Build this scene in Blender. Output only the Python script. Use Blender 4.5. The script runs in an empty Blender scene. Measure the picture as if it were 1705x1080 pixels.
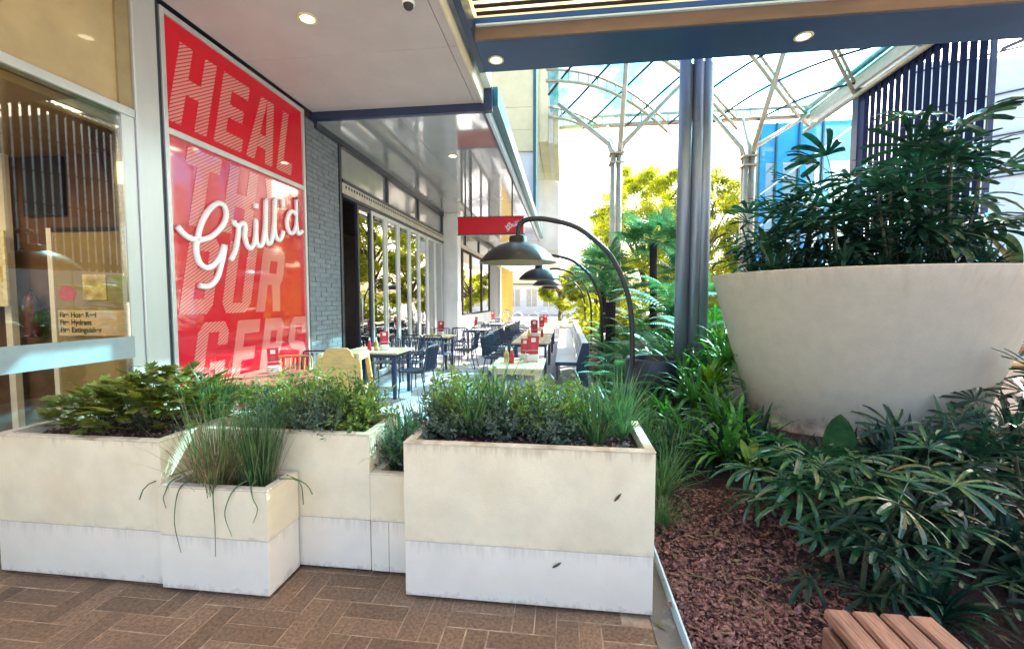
import bpy, bmesh, math, random
import numpy as np
from mathutils import Vector, Matrix, Euler
R = math.radians
random.seed(7); rng = np.random.default_rng(7)
S = bpy.context.scene
COL = S.collection

# ------------------------------------------------------------------ camera
cam_d = bpy.data.cameras.new('camera'); cam = bpy.data.objects.new('camera', cam_d); COL.objects.link(cam)
cam.location = (0, 0, 1.6)
cam.rotation_euler = (R(90 - 3.259), 0, R(6.879))
cam_d.sensor_width = 36.0; cam_d.lens = 720 / 1705 * 36.0
cam_d.clip_start = 0.05; cam_d.clip_end = 1500
S.camera = cam

# ------------------------------------------------------------------ light
SUN_AZ, SUN_EL = 42.0, 39.0            # azimuth clockwise from +Y
W = bpy.data.worlds.new('World'); S.world = W; W.use_nodes = True
nt = W.node_tree; bg = nt.nodes['Background']
sky = nt.nodes.new('ShaderNodeTexSky'); sky.sky_type = 'NISHITA'; sky.sun_disc = False
sky.sun_elevation = R(SUN_EL); sky.sun_rotation = R(SUN_AZ)
sky.air_density = 1.0; sky.dust_density = 5.0; sky.ozone_density = 1.0
nt.links.new(sky.outputs[0], bg.inputs[0]); bg.inputs[1].default_value = 0.15
sl = bpy.data.lights.new('sun', 'SUN'); sun = bpy.data.objects.new('sun', sl); COL.objects.link(sun)
sl.energy = 4.0; sl.angle = R(0.53); sl.color = (1, 0.93, 0.82)
sd = Vector((math.sin(R(SUN_AZ)) * math.cos(R(SUN_EL)), math.cos(R(SUN_AZ)) * math.cos(R(SUN_EL)), math.sin(R(SUN_EL))))
sun.rotation_euler = sd.to_track_quat('Z', 'Y').to_euler(); sun.location = (8, 8, 14)
vs = S.view_settings; S.display_settings.display_device = 'sRGB'
vs.view_transform = 'Standard'; vs.look = 'None'; vs.gamma = 1.0; vs.use_curve_mapping = False
vs.exposure = 2.25
S.cycles.max_bounces = 8; S.cycles.transparent_max_bounces = 24
S.cycles.use_denoising = True
try: S.cycles.denoiser = 'OPENIMAGEDENOISE'
except Exception: pass

# ------------------------------------------------------------------ materials
MATS = {}
def mat(name, col, rough=0.6, metal=0.0, var=0.12, scale=6.0, bump=0.0, bscale=40.0, rand=0.0, col2=None, spec=0.5,
        coat=0.0, transl=0.0, emit=0.0, stretch=None, thr=(0.35, 0.65), dirt=None, stains=()):
    m = bpy.data.materials.new(name); m.use_nodes = True; MATS[name] = m
    t = m.node_tree; N = t.nodes; L = t.links; b = N['Principled BSDF']
    geo = N.new('ShaderNodeNewGeometry'); pos = geo.outputs['Position']
    if stretch:
        mp = N.new('ShaderNodeVectorMath'); mp.operation = 'MULTIPLY'; L.new(pos, mp.inputs[0]); mp.inputs[1].default_value = stretch
        pos = mp.outputs[0]
    no = N.new('ShaderNodeTexNoise'); no.inputs['Scale'].default_value = scale; no.inputs['Detail'].default_value = 6; no.inputs['Roughness'].default_value = 0.62
    L.new(pos, no.inputs['Vector'])
    rp = N.new('ShaderNodeValToRGB'); L.new(no.outputs['Fac'], rp.inputs[0])
    c1 = tuple(max(0, c * (1 - var)) for c in col); c2 = col2 if col2 else tuple(min(1, c * (1 + var)) for c in col)
    rp.color_ramp.elements[0].position = thr[0]; rp.color_ramp.elements[1].position = thr[1]
    rp.color_ramp.elements[0].color = (*c1, 1); rp.color_ramp.elements[1].color = (*c2, 1)
    out = rp.outputs[0]
    if dirt:
        dcol, dscale, damt = dirt
        n2 = N.new('ShaderNodeTexNoise'); n2.inputs['Scale'].default_value = dscale; n2.inputs['Detail'].default_value = 5
        L.new(geo.outputs['Position'], n2.inputs['Vector'])
        r2 = N.new('ShaderNodeValToRGB'); L.new(n2.outputs['Fac'], r2.inputs[0])
        r2.color_ramp.elements[0].position = 0.48; r2.color_ramp.elements[1].position = 0.75
        r2.color_ramp.elements[0].color = (0, 0, 0, 1); r2.color_ramp.elements[1].color = (damt, damt, damt, 1)
        mx = N.new('ShaderNodeMix'); mx.data_type = 'RGBA'; L.new(r2.outputs[0], mx.inputs[0]); L.new(out, mx.inputs[6]); mx.inputs[7].default_value = (*dcol, 1)
        out = mx.outputs[2]
    for (scol, za, zb, amt, sx, sz, lo) in stains:   # blotchy wear: full at height za, gone at zb, broken up by stretched noise
        sp = N.new('ShaderNodeSeparateXYZ'); L.new(geo.outputs['Position'], sp.inputs[0])
        mr = N.new('ShaderNodeMapRange'); L.new(sp.outputs['Z'], mr.inputs[0]); mr.inputs[1].default_value = za; mr.inputs[2].default_value = zb; mr.inputs[3].default_value = 0.30; mr.inputs[4].default_value = -0.25; mr.clamp = True
        vm = N.new('ShaderNodeVectorMath'); vm.operation = 'MULTIPLY'; L.new(geo.outputs['Position'], vm.inputs[0]); vm.inputs[1].default_value = (sx, sx, sz)
        n4 = N.new('ShaderNodeTexNoise'); n4.inputs['Scale'].default_value = 1.0; n4.inputs['Detail'].default_value = 7; n4.inputs['Roughness'].default_value = 0.7; L.new(vm.outputs[0], n4.inputs['Vector'])
        ad = N.new('ShaderNodeMath'); ad.operation = 'ADD'; L.new(n4.outputs['Fac'], ad.inputs[0]); L.new(mr.outputs[0], ad.inputs[1])
        m2 = N.new('ShaderNodeMapRange'); L.new(ad.outputs[0], m2.inputs[0]); m2.inputs[1].default_value = lo; m2.inputs[2].default_value = lo + 0.22; m2.inputs[3].default_value = 0; m2.inputs[4].default_value = amt; m2.clamp = True
        mx = N.new('ShaderNodeMix'); mx.data_type = 'RGBA'; L.new(m2.outputs[0], mx.inputs[0]); L.new(out, mx.inputs[6]); mx.inputs[7].default_value = (*scol, 1); out = mx.outputs[2]
    if rand:
        oi = N.new('ShaderNodeObjectInfo'); hs = N.new('ShaderNodeHueSaturation')
        ma = N.new('ShaderNodeMapRange'); L.new(oi.outputs['Random'], ma.inputs[0]); ma.inputs[3].default_value = 1 - rand; ma.inputs[4].default_value = 1 + rand
        L.new(ma.outputs[0], hs.inputs['Value']); L.new(out, hs.inputs['Color']); out = hs.outputs[0]
    L.new(out, b.inputs['Base Color'])
    b.inputs['Roughness'].default_value = rough; b.inputs['Metallic'].default_value = metal
    b.inputs['Specular IOR Level'].default_value = spec; b.inputs['Coat Weight'].default_value = coat; b.inputs['Coat Roughness'].default_value = 0.04
    if bump:
        n3 = N.new('ShaderNodeTexNoise'); n3.inputs['Scale'].default_value = bscale; n3.inputs['Detail'].default_value = 4
        L.new(pos, n3.inputs['Vector'])
        bp = N.new('ShaderNodeBump'); bp.inputs['Strength'].default_value = bump; bp.inputs['Distance'].default_value = 0.01
        L.new(n3.outputs['Fac'], bp.inputs['Height']); L.new(bp.outputs[0], b.inputs['Normal'])
    if emit:
        b.inputs['Emission Color'].default_value = (*col, 1); b.inputs['Emission Strength'].default_value = emit
    if transl:
        tr = N.new('ShaderNodeBsdfTranslucent'); ms = N.new('ShaderNodeMixShader'); ms.inputs[0].default_value = transl
        br = N.new('ShaderNodeHueSaturation'); br.inputs['Value'].default_value = 1.6; br.inputs['Saturation'].default_value = 1.15
        L.new(out, br.inputs['Color']); L.new(br.outputs[0], tr.inputs[0])
        L.new(b.outputs[0], ms.inputs[1]); L.new(tr.outputs[0], ms.inputs[2]); L.new(ms.outputs[0], N['Material Output'].inputs[0])
    return m
def glass(name, tint, refl=1.0, rough=0.02, base=0.0):
    m = bpy.data.materials.new(name); m.use_nodes = True; t = m.node_tree; N = t.nodes; L = t.links
    N.remove(N['Principled BSDF'])
    tr = N.new('ShaderNodeBsdfTransparent'); tr.inputs[0].default_value = (*tint, 1)
    gl = N.new('ShaderNodeBsdfGlossy'); gl.inputs['Roughness'].default_value = rough; gl.inputs[0].default_value = (1, 1, 1, 1)
    fr = N.new('ShaderNodeFresnel'); fr.inputs[0].default_value = 1.5
    mp = N.new('ShaderNodeMath'); mp.operation = 'MULTIPLY_ADD'; L.new(fr.outputs[0], mp.inputs[0]); mp.inputs[1].default_value = refl; mp.inputs[2].default_value = base
    mp.use_clamp = True
    ms = N.new('ShaderNodeMixShader'); L.new(mp.outputs[0], ms.inputs[0]); L.new(tr.outputs[0], ms.inputs[1]); L.new(gl.outputs[0], ms.inputs[2])
    L.new(ms.outputs[0], N['Material Output'].inputs[0]); return m

m_paver = mat("clay_paver", (0.245, 0.145, 0.08), 0.75, var=0.35, scale=60, bump=0.5, bscale=180, rand=0.22, dirt=((0.10, 0.06, 0.045), 2.2, 0.6))
m_sand = mat('sand_joint', (0.42, 0.29, 0.17), 0.95, var=0.45, scale=9)
m_plaza = mat('plaza_paving', (0.36, 0.33, 0.30), 0.85, var=0.15, scale=3, bump=0.2)
m_terrace = mat('terrace_paving', (0.42, 0.43, 0.47), 0.7, var=0.12, scale=12, bump=0.2)
m_soil = mat('mulch_soil', (0.055, 0.024, 0.021), 0.95, var=0.5, scale=40, bump=1.0, bscale=90)
m_chip = mat('bark_chip', (0.15, 0.045, 0.04), 0.85, var=0.5, scale=45, col2=(0.48, 0.24, 0.20), thr=(0.4, 0.7))
m_cream = mat('cream_render', (0.89, 0.77, 0.53), 0.8, var=0.06, scale=5, bump=0.15, bscale=120, dirt=((0.66, 0.46, 0.24), 2.3, 0.35), stains=(((0.34, 0.24, 0.13), 0.86, 0.70, 0.45, 22, 2.5, 0.62), ((0.42, 0.36, 0.26), 0.31, 0.42, 0.4, 9, 9, 0.66)))
m_white = mat('white_base_panel', (0.93, 0.83, 0.67), 0.55, var=0.03, scale=4, dirt=((0.70, 0.64, 0.54), 2.6, 0.3), stains=(((0.30, 0.22, 0.14), 0.0, 0.12, 0.5, 16, 12, 0.60), ((0.50, 0.44, 0.35), 0.32, 0.1, 0.35, 26, 2.0, 0.68)))
m_rim = mat('planter_rim', (0.72, 0.62, 0.45), 0.8, var=0.12, scale=18, dirt=((0.28, 0.16, 0.08), 6.0, 0.8))
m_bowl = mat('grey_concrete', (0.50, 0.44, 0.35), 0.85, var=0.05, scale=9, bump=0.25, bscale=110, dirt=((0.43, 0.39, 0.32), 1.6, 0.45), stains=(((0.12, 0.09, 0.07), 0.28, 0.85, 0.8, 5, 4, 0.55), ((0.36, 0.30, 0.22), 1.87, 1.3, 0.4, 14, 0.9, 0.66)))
def cior(m, v):
    m.node_tree.nodes['Principled BSDF'].inputs['Coat IOR'].default_value = v
m_alu = mat('pale_aluminium', (0.62, 0.64, 0.62), 0.38, metal=0.55, var=0.05, scale=3, stretch=(1, 1, 0.2))
m_darkalu = mat('dark_frame', (0.03, 0.035, 0.05), 0.4, var=0.2)
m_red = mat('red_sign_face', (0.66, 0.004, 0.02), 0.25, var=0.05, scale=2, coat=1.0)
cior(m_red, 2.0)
m_red2 = mat('low_glare_sign_face', (0.66, 0.003, 0.018), 0.35, var=0.05, scale=2, coat=0.35, spec=0.3)  # red_sign_face copy, reflected glare held down by a weaker coat
m_whitepaint = mat('white_paint', (0.90, 0.90, 0.88), 0.45, var=0.03)
m_soffit = mat('soffit_panel', (0.58, 0.47, 0.445), 0.45, var=0.05, scale=2)
m_gloss = mat('gloss_soffit', (0.36, 0.35, 0.35), 0.10, var=0.06, scale=2, coat=0.8)
cior(m_gloss, 2.8)
m_navy = mat('navy_steel', (0.02, 0.035, 0.09), 0.4, var=0.2, scale=2)
m_beam = mat('blue_beam', (0.018, 0.065, 0.16), 0.45, var=0.15, scale=1.5, stretch=(0.4, 1, 1))
m_teal = mat('teal_edge', (0.02, 0.13, 0.15), 0.35, var=0.15)
m_edge = mat('pale_edge', (0.60, 0.74, 0.80), 0.35, var=0.05)
m_fascia = mat('cream_fascia', (0.78, 0.68, 0.46), 0.55, var=0.12, scale=4)
m_brown = mat('brown_board', (0.17, 0.105, 0.085), 0.6, var=0.2, scale=5, stretch=(0.2, 1, 1))
m_batten = mat('dark_batten', (0.05, 0.018, 0.02), 0.6, var=0.2)
m_backing = mat('cream_backing', (0.88, 0.72, 0.48), 0.6, var=0.05, transl=0.75)
m_brick = mat('grey_brick', (0.185, 0.20, 0.215), 0.7, var=0.15, scale=14, bump=0.3, rand=0.10)
m_mortar = mat('mortar', (0.13, 0.14, 0.15), 0.95, var=0.1)
m_header = mat('header_metal', (0.55, 0.50, 0.40), 0.45, var=0.15, scale=5)
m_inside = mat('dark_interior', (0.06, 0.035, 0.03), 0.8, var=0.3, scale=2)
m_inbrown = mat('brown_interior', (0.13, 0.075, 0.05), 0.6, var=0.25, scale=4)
m_inolive = mat('olive_door', (0.34, 0.26, 0.13), 0.55, var=0.15, scale=3)
m_beige = mat('beige_panel', (0.50, 0.38, 0.19), 0.25, var=0.08, scale=3, coat=0.5)
m_sign = mat('sign_board', (0.78, 0.62, 0.40), 0.6, var=0.08)
m_ink = mat('black_print', (0.04, 0.03, 0.03), 0.6, var=0.1)
m_hatch = None
m_lamp = mat('bronze_lamp', (0.028, 0.025, 0.028), 0.36, metal=0.35, var=0.15, scale=6)
m_lampin = mat('lamp_inside', (0.30, 0.22, 0.12), 0.5, var=0.1)
m_steel = mat('column_steel', (0.22, 0.265, 0.34), 0.42, metal=0.5, var=0.08, scale=2, stretch=(1, 1, 0.1))
m_galv = mat('warm_steel', (0.52, 0.44, 0.32), 0.45, metal=0.4, var=0.15, scale=3)
m_gutter = mat('gutter_white', (0.74, 0.70, 0.60), 0.5, var=0.08)
m_fin = mat('navy_fin', (0.006, 0.012, 0.055), 0.7, var=0.2, spec=0.15)
m_bluegl = mat('blue_spandrel', (0.01, 0.33, 0.85), 0.12, var=0.15, scale=1.2, coat=0.5)
m_wall = mat('white_wall', (0.80, 0.80, 0.77), 0.8, var=0.06, scale=2)
m_yellowp = mat('pale_yellow_panel', (0.78, 0.72, 0.42), 0.6, var=0.06, scale=2)
m_timber = mat('pale_timber', (0.62, 0.47, 0.28), 0.55, var=0.18, scale=9, stretch=(6, 0.6, 6))
m_honey = mat('honey_timber', (0.60, 0.36, 0.13), 0.5, var=0.15, scale=8, stretch=(1, 1, 6))
m_redwood = mat('redwood', (0.36, 0.13, 0.09), 0.55, var=0.2, scale=8, stretch=(0.6, 6, 6), rand=0.1)
m_bench = mat('bench_timber', (0.27, 0.12, 0.075), 0.5, var=0.45, scale=22, stretch=(6, 0.5, 6), bump=0.25, rand=0.12)
m_seatpan = mat('pale_bench_seat', (0.55, 0.60, 0.62), 0.5, var=0.08, scale=6)
m_chair = mat('navy_chair', (0.03, 0.05, 0.085), 0.4, var=0.15, rand=0.2)
m_wine = mat('wine_chair', (0.09, 0.015, 0.03), 0.4, var=0.15)
m_menu = mat('red_card', (0.62, 0.02, 0.04), 0.4, var=0.08)
m_paper = mat('white_paper', (0.82, 0.80, 0.74), 0.7, var=0.05)
m_pot = mat('black_pot', (0.012, 0.016, 0.03), 0.4, var=0.2)
m_lattice = mat('yellow_lattice', (0.70, 0.48, 0.05), 0.6, var=0.12)
m_lit = mat('lit_lamp', (1.0, 0.86, 0.55), 0.4, emit=4.0)
m_ring = mat('lamp_ring', (0.75, 0.62, 0.35), 0.35, var=0.05)
m_poster = mat('poster_print', (0.85, 0.80, 0.62), 0.5, var=0.25, scale=22)
m_pink = mat('pink_print', (0.75, 0.25, 0.62), 0.5, var=0.2, scale=20)
m_pinkred = mat('faded_red_sticker', (0.62, 0.10, 0.14), 0.5, var=0.15, scale=20)
m_photo = mat('yellow_print', (0.80, 0.55, 0.12), 0.4, var=0.5, scale=9, col2=(0.95, 0.80, 0.35))
m_frost = mat('frosted_band', (0.27, 0.32, 0.33), 0.5, var=0.06, scale=8)
g_shop = glass('shop_glass', (0.86, 0.83, 0.72), 0.8, 0.01, 0.0)
g_door = glass('door_glass', (0.60, 0.62, 0.60), 2.2, 0.01, 0.15)
g_roof = glass('roof_glass', (0.42, 0.86, 0.98), 0.8, 0.03, 0.0)
_t = g_roof.node_tree; _tr = [n for n in _t.nodes if n.type == 'BSDF_TRANSPARENT'][0]
_g = _t.nodes.new('ShaderNodeNewGeometry'); _w = _t.nodes.new('ShaderNodeTexNoise'); _w.inputs['Scale'].default_value = 0.8; _w.inputs['Detail'].default_value = 3
_r = _t.nodes.new('ShaderNodeValToRGB'); _t.links.new(_g.outputs['Position'], _w.inputs['Vector']); _t.links.new(_w.outputs['Fac'], _r.inputs[0])
_r.color_ramp.elements[0].position = 0.42; _r.color_ramp.elements[0].color = (0.12, 0.55, 0.74, 1); _r.color_ramp.elements[1].position = 0.62; _r.color_ramp.elements[1].color = (0.50, 0.86, 0.98, 1)
_t.links.new(_r.outputs[0], _tr.inputs[0])
g_wall = glass('facade_glass', (0.80, 0.95, 1.0), 1.0, 0.02, 0.08)

def leafm(name, c1, c2, rough=0.4, transl=0.25, scale=9, rand=0.25, spec=0.5):
    return mat(name, c1, rough, var=0.3, scale=scale, col2=c2, transl=transl, rand=rand, spec=spec)
l_aralia = leafm('aralia_leaf', (0.11, 0.16, 0.025), (0.33, 0.36, 0.07), 0.42, 0.35)
l_fine = leafm('fine_leaf', (0.08, 0.15, 0.035), (0.28, 0.36, 0.08), 0.5, 0.35)
l_dark = leafm('dusky_leaf', (0.065, 0.11, 0.08), (0.16, 0.22, 0.14), 0.55, 0.3)
l_grass = leafm('strappy_blade', (0.05, 0.15, 0.055), (0.17, 0.30, 0.11), 0.33, scale=14)
l_dry = leafm('dry_blade', (0.16, 0.13, 0.05), (0.34, 0.27, 0.13), 0.55, scale=14)
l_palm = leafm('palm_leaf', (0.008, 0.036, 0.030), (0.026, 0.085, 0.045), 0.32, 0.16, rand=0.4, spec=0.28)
l_glade = leafm('glossy_palm_leaf', (0.018, 0.085, 0.045), (0.05, 0.17, 0.06), 0.22, 0.2, rand=0.4, spec=0.8)
l_fern = leafm('fern_leaf', (0.05, 0.18, 0.08), (0.15, 0.34, 0.11), 0.42, 0.3)
l_paddle = leafm('paddle_leaf', (0.02, 0.07, 0.03), (0.05, 0.12, 0.04), 0.3, 0.2)
l_lime = leafm('young_leaf', (0.10, 0.24, 0.01), (0.20, 0.36, 0.02), 0.35, 0.35)
l_lily = leafm('strap_leaf', (0.04, 0.17, 0.035), (0.12, 0.33, 0.05), 0.34, 0.22)
l_tree = leafm('tree_leaf', (0.22, 0.29, 0.03), (0.46, 0.47, 0.06), 0.5, 0.45, scale=0.8)
l_fan = leafm('fan_leaf', (0.06, 0.20, 0.10), (0.17, 0.34, 0.13), 0.42, 0.25)
m_trunk = mat('tree_bark', (0.11, 0.075, 0.05), 0.9, var=0.3, scale=12, bump=0.6)
m_darktrunk = mat('fibrous_trunk', (0.04, 0.025, 0.03), 0.95, var=0.4, scale=20, bump=1.0)
m_cane = mat('green_cane', (0.05, 0.06, 0.03), 0.6, var=0.3, scale=20)

# ------------------------------------------------------------------ builders
ORG = {}
def thing(name, label, cat, loc=(0, 0, 0), group=None):
    o = bpy.data.objects.new(name, None); COL.objects.link(o); o.location = loc; o.empty_display_size = 0.1
    o['label'] = label; o['category'] = cat
    if group: o['group'] = group
    ORG[o.name] = Vector(loc); return o
def tag(o, label, cat, group=None, kind=None):
    o['label'] = label; o['category'] = cat
    if group: o['group'] = group
    if kind: o['kind'] = kind
    return o
def link(name, me, parent=None, kind=None, loc=(0, 0, 0), rot=(0, 0, 0), scale=(1, 1, 1), world=False):
    o = bpy.data.objects.new(name, me); COL.objects.link(o)
    org = ORG.get(parent.name, Vector((0, 0, 0))) if parent else Vector((0, 0, 0))
    if parent: o.parent = parent; ORG[o.name] = org
    o.location = (Vector(loc) - org) if world else loc
    o.rotation_euler = rot; o.scale = scale
    if kind: o['kind'] = kind
    return o
class MB:
    def __init__(s): s.v = []; s.f = []
    def add(s, v, f):
        n = len(s.v); s.v += [tuple(p) for p in v]; s.f += [tuple(i + n for i in q) for q in f]; return s
    def box(s, x0, x1, y0, y1, z0, z1):
        return s.add([(x0, y0, z0), (x1, y0, z0), (x1, y1, z0), (x0, y1, z0), (x0, y0, z1), (x1, y0, z1), (x1, y1, z1), (x0, y1, z1)],
                     [(0, 3, 2, 1), (4, 5, 6, 7), (0, 1, 5, 4), (1, 2, 6, 5), (2, 3, 7, 6), (3, 0, 4, 7)])
    def bar(s, a, b, w, h):
        a = Vector(a); b = Vector(b); d = (b - a).normalized(); u = Vector((0, 0, 1))
        if abs(d.z) > 0.95: u = Vector((0, 1, 0))
        r = d.cross(u).normalized(); u = r.cross(d).normalized(); vs_ = []
        for p in (a, b):
            for i, j in ((-1, -1), (1, -1), (1, 1), (-1, 1)): vs_.append(p + r * (i * w / 2) + u * (j * h / 2))
        return s.add(vs_, [(0, 1, 2, 3), (7, 6, 5, 4), (0, 4, 5, 1), (1, 5, 6, 2), (2, 6, 7, 3), (3, 7, 4, 0)])
    def tube(s, pts, r, n=8, cap=True):
        pts = [Vector(p) for p in pts]; rs = r if isinstance(r, (list, tuple)) else [r] * len(pts)
        t0 = (pts[1] - pts[0]).normalized(); ref = Vector((0, 0, 1)) if abs(t0.z) < 0.9 else Vector((1, 0, 0))
        nrm = (ref - t0 * ref.dot(t0)).normalized(); rings = []
        for i, p in enumerate(pts):
            a = pts[max(0, i - 1)]; b = pts[min(len(pts) - 1, i + 1)]; t = (b - a).normalized()
            nrm = nrm - t * nrm.dot(t)
            nrm = nrm.normalized() if nrm.length > 1e-6 else t.orthogonal().normalized()
            bi = t.cross(nrm)
            rings.append([p + (nrm * math.cos(k * 2 * math.pi / n) + bi * math.sin(k * 2 * math.pi / n)) * rs[i] for k in range(n)])
        v = [q for g in rings for q in g]; f = []
        for i in range(len(pts) - 1):
            for k in range(n): f.append((i * n + k, i * n + (k + 1) % n, (i + 1) * n + (k + 1) % n, (i + 1) * n + k))
        if cap: f.append(tuple(range(n))[::-1]); f.append(tuple((len(pts) - 1) * n + k for k in range(n)))
        return s.add(v, f)
    def lathe(s, prof, n=48, c=(0, 0, 0)):
        v = [(c[0] + r * math.cos(k * 2 * math.pi / n), c[1] + r * math.sin(k * 2 * math.pi / n), c[2] + z) for r, z in prof for k in range(n)]
        f = [(i * n + k, i * n + (k + 1) % n, (i + 1) * n + (k + 1) % n, (i + 1) * n + k) for i in range(len(prof) - 1) for k in range(n)]
        return s.add(v, f)
    def leaf(s, o, d, up, L, w, droop=0.3, n=4, fold=0.25, prof=None, twist=0.0):
        # blade: centre line from o along d, sagging by droop; three vertices per station (V fold)
        o = Vector(o); d = Vector(d).normalized(); up = Vector(up); r = d.cross(up)
        r = r.normalized() if r.length > 1e-5 else d.orthogonal().normalized()
        u = r.cross(d).normalized(); vs_ = []; f = []; p = o.copy(); st = L / n; dd = d.copy()
        for i in range(n + 1):
            t = i / n
            ww = w * (prof(t) if prof else (math.sin(math.pi * min(1, 0.12 + 0.88 * t)) ** 0.7 if t < 1 else 0.02))
            rr = r * math.cos(twist * t) + u * math.sin(twist * t)
            vs_ += [p - rr * ww / 2 + u * (fold * ww / 2), p, p + rr * ww / 2 + u * (fold * ww / 2)]
            dd = (dd + Vector((0, 0, -1)) * (droop * st / max(L, 1e-6) * 2 * t + droop * 0.12)).normalized()
            u = r.cross(dd).normalized(); p = p + dd * st
        for i in range(n):
            a = i * 3
            f += [(a, a + 1, a + 4, a + 3), (a + 1, a + 2, a + 5, a + 4)]
        return s.add(vs_, f)
    def mesh(s, name, m, smooth=False, org=None, bevel=0.0):
        me = bpy.data.meshes.new(name)
        v = s.v if org is None else [(p[0] - org[0], p[1] - org[1], p[2] - org[2]) for p in s.v]
        me.from_pydata(v, [], s.f)
        if bevel:
            b = bmesh.new(); b.from_mesh(me)
            bmesh.ops.bevel(b, geom=[e for e in b.edges], offset=bevel, segments=1, affect='EDGES', clamp_overlap=True); b.to_mesh(me); b.free()
        me.materials.append(m)
        if smooth: me.polygons.foreach_set('use_smooth', [True] * len(me.polygons))
        me.update(); return me
    def build(s, name, m, parent=None, smooth=False, kind=None, bevel=0.0):
        org = ORG.get(parent.name) if parent else None
        return link(name, s.mesh(name, m, smooth, org, bevel), parent, kind)
def bx(name, m, parent, x0, x1, y0, y1, z0, z1, bevel=0.0, kind=None):
    return MB().box(x0, x1, y0, y1, z0, z1).build(name, m, parent, bevel=bevel, kind=kind)
def structure(o): o['kind'] = 'structure'; return o
def dup(root, loc, rotz=0.0, scale=1.0, label=None, group=None):
    r = root.copy(); COL.objects.link(r); r.location = loc; r.rotation_euler = (0, 0, rotz); r.scale = (scale,) * 3 if not isinstance(scale, tuple) else scale
    if label: r['label'] = label
    if group: r['group'] = group
    for ch in list(root.children):
        c = ch.copy(); COL.objects.link(c); c.parent = r
        for g in ch.children:
            d = g.copy(); COL.objects.link(d); d.parent = c
    return r
class Kind:
    """first use moves the prototype itself, then copies"""
    def __init__(s, root): s.root = root; s.used = False
    def put(s, loc, rotz=0.0, scale=1.0, label=None, group=None):
        if not s.used:
            s.used = True; r = s.root; r.location = loc; r.rotation_euler = (0, 0, rotz); r.scale = (scale,) * 3 if not isinstance(scale, tuple) else scale
            if label: r['label'] = label
            if group: r['group'] = group
            return r
        return dup(s.root, loc, rotz, scale, label, group)
def rhombs(c, d, n_, L, w, fold=0.15):
    """arrays of leaf-shaped quads: centres c, directions d, normals n_"""
    d = d / np.linalg.norm(d, axis=1, keepdims=True); r = np.cross(d, n_); r /= (np.linalg.norm(r, axis=1, keepdims=True) + 1e-9)
    L = np.broadcast_to(L, (len(c),))[:, None]; w = np.broadcast_to(w, (len(c),))[:, None]
    v = np.stack([c, c + d * L * 0.45 + r * w / 2, c + d * L, c + d * L * 0.45 - r * w / 2], 1).reshape(-1, 3)
    return v
def quads_mesh(name, v, m, extra=None):
    n = len(v) // 4; me = bpy.data.meshes.new(name)
    me.vertices.add(len(v)); me.vertices.foreach_set('co', v.astype(np.float32).ravel())
    me.loops.add(n * 4); me.loops.foreach_set('vertex_index', np.arange(n * 4, dtype=np.int32))
    me.polygons.add(n); me.polygons.foreach_set('loop_start', np.arange(0, n * 4, 4, dtype=np.int32))
    me.materials.append(m); me.update(calc_edges=True); me.validate(); return me
def rdir(n, zmin=-1.0):
    d = rng.normal(size=(n, 3)); d /= np.linalg.norm(d, axis=1, keepdims=True)
    d[:, 2] = np.where(d[:, 2] < zmin, -d[:, 2], d[:, 2]); return d

# ================================================================== SETTING
WX = -3.8                                    # shop wall plane
structure(bx('ground', m_plaza, None, -300, 300, -300, 300, -0.6, -0.03))
# terrace
structure(bx('terrace_floor', m_terrace, None, WX, 0.56, 2.75, 40, -0.2, -0.002))
# pavement: sand bed and clay pavers in a double herringbone
pv = structure(bx('pavement', m_sand, None, -7, 0.56, -6, 2.75, -0.2, -0.003))
w = 0.1085; ox, oy = -1.655, 1.77; g = 0.0048
def paver_mesh(a, b):
    return MB().box(g / 2, a - g / 2, g / 2, b - g / 2, -0.05, 0.0).mesh('paver', m_paver, bevel=0.003)
pm_h = paver_mesh(3 * w, w); pm_v = paver_mesh(w, 3 * w)
cnt = []
for i in range(-40, 41):
    for j in range(-30, 31):
        bx0 = ox + w * (-2 * i + 3 * j); by0 = oy + w * (2 * i + 3 * j)
        for (dx, dy, me) in ((0, 0, pm_h), (0, w, pm_h), (3 * w, 0, pm_v), (4 * w, 0, pm_v)):
            x = bx0 + dx; y = by0 + dy
            if -3.95 < x < 0.28 and 1.02 < y < 2.62: cnt.append((y, x, me))
cnt = [c for c in cnt if c[0] < 2.36 or c[1] < -3.1][:298]
for y, x, me in cnt: link('paver', me, pv, loc=(x, y, random.uniform(-0.002, 0.001)))
# concrete strip by the bed + edging
structure(bx('concrete_strip', m_bowl, None, 0.44, 0.556, -2, 2.74, -0.02, 0.004))
ed = thing('garden_edging', 'pale metal edging strip along the mulch bed beside the big planter box', 'edging', (0.565, 2.5, 0))
bx('edging_strip', m_edge, ed, 0.558, 0.568, -2, 8, -0.05, 0.075)
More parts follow.
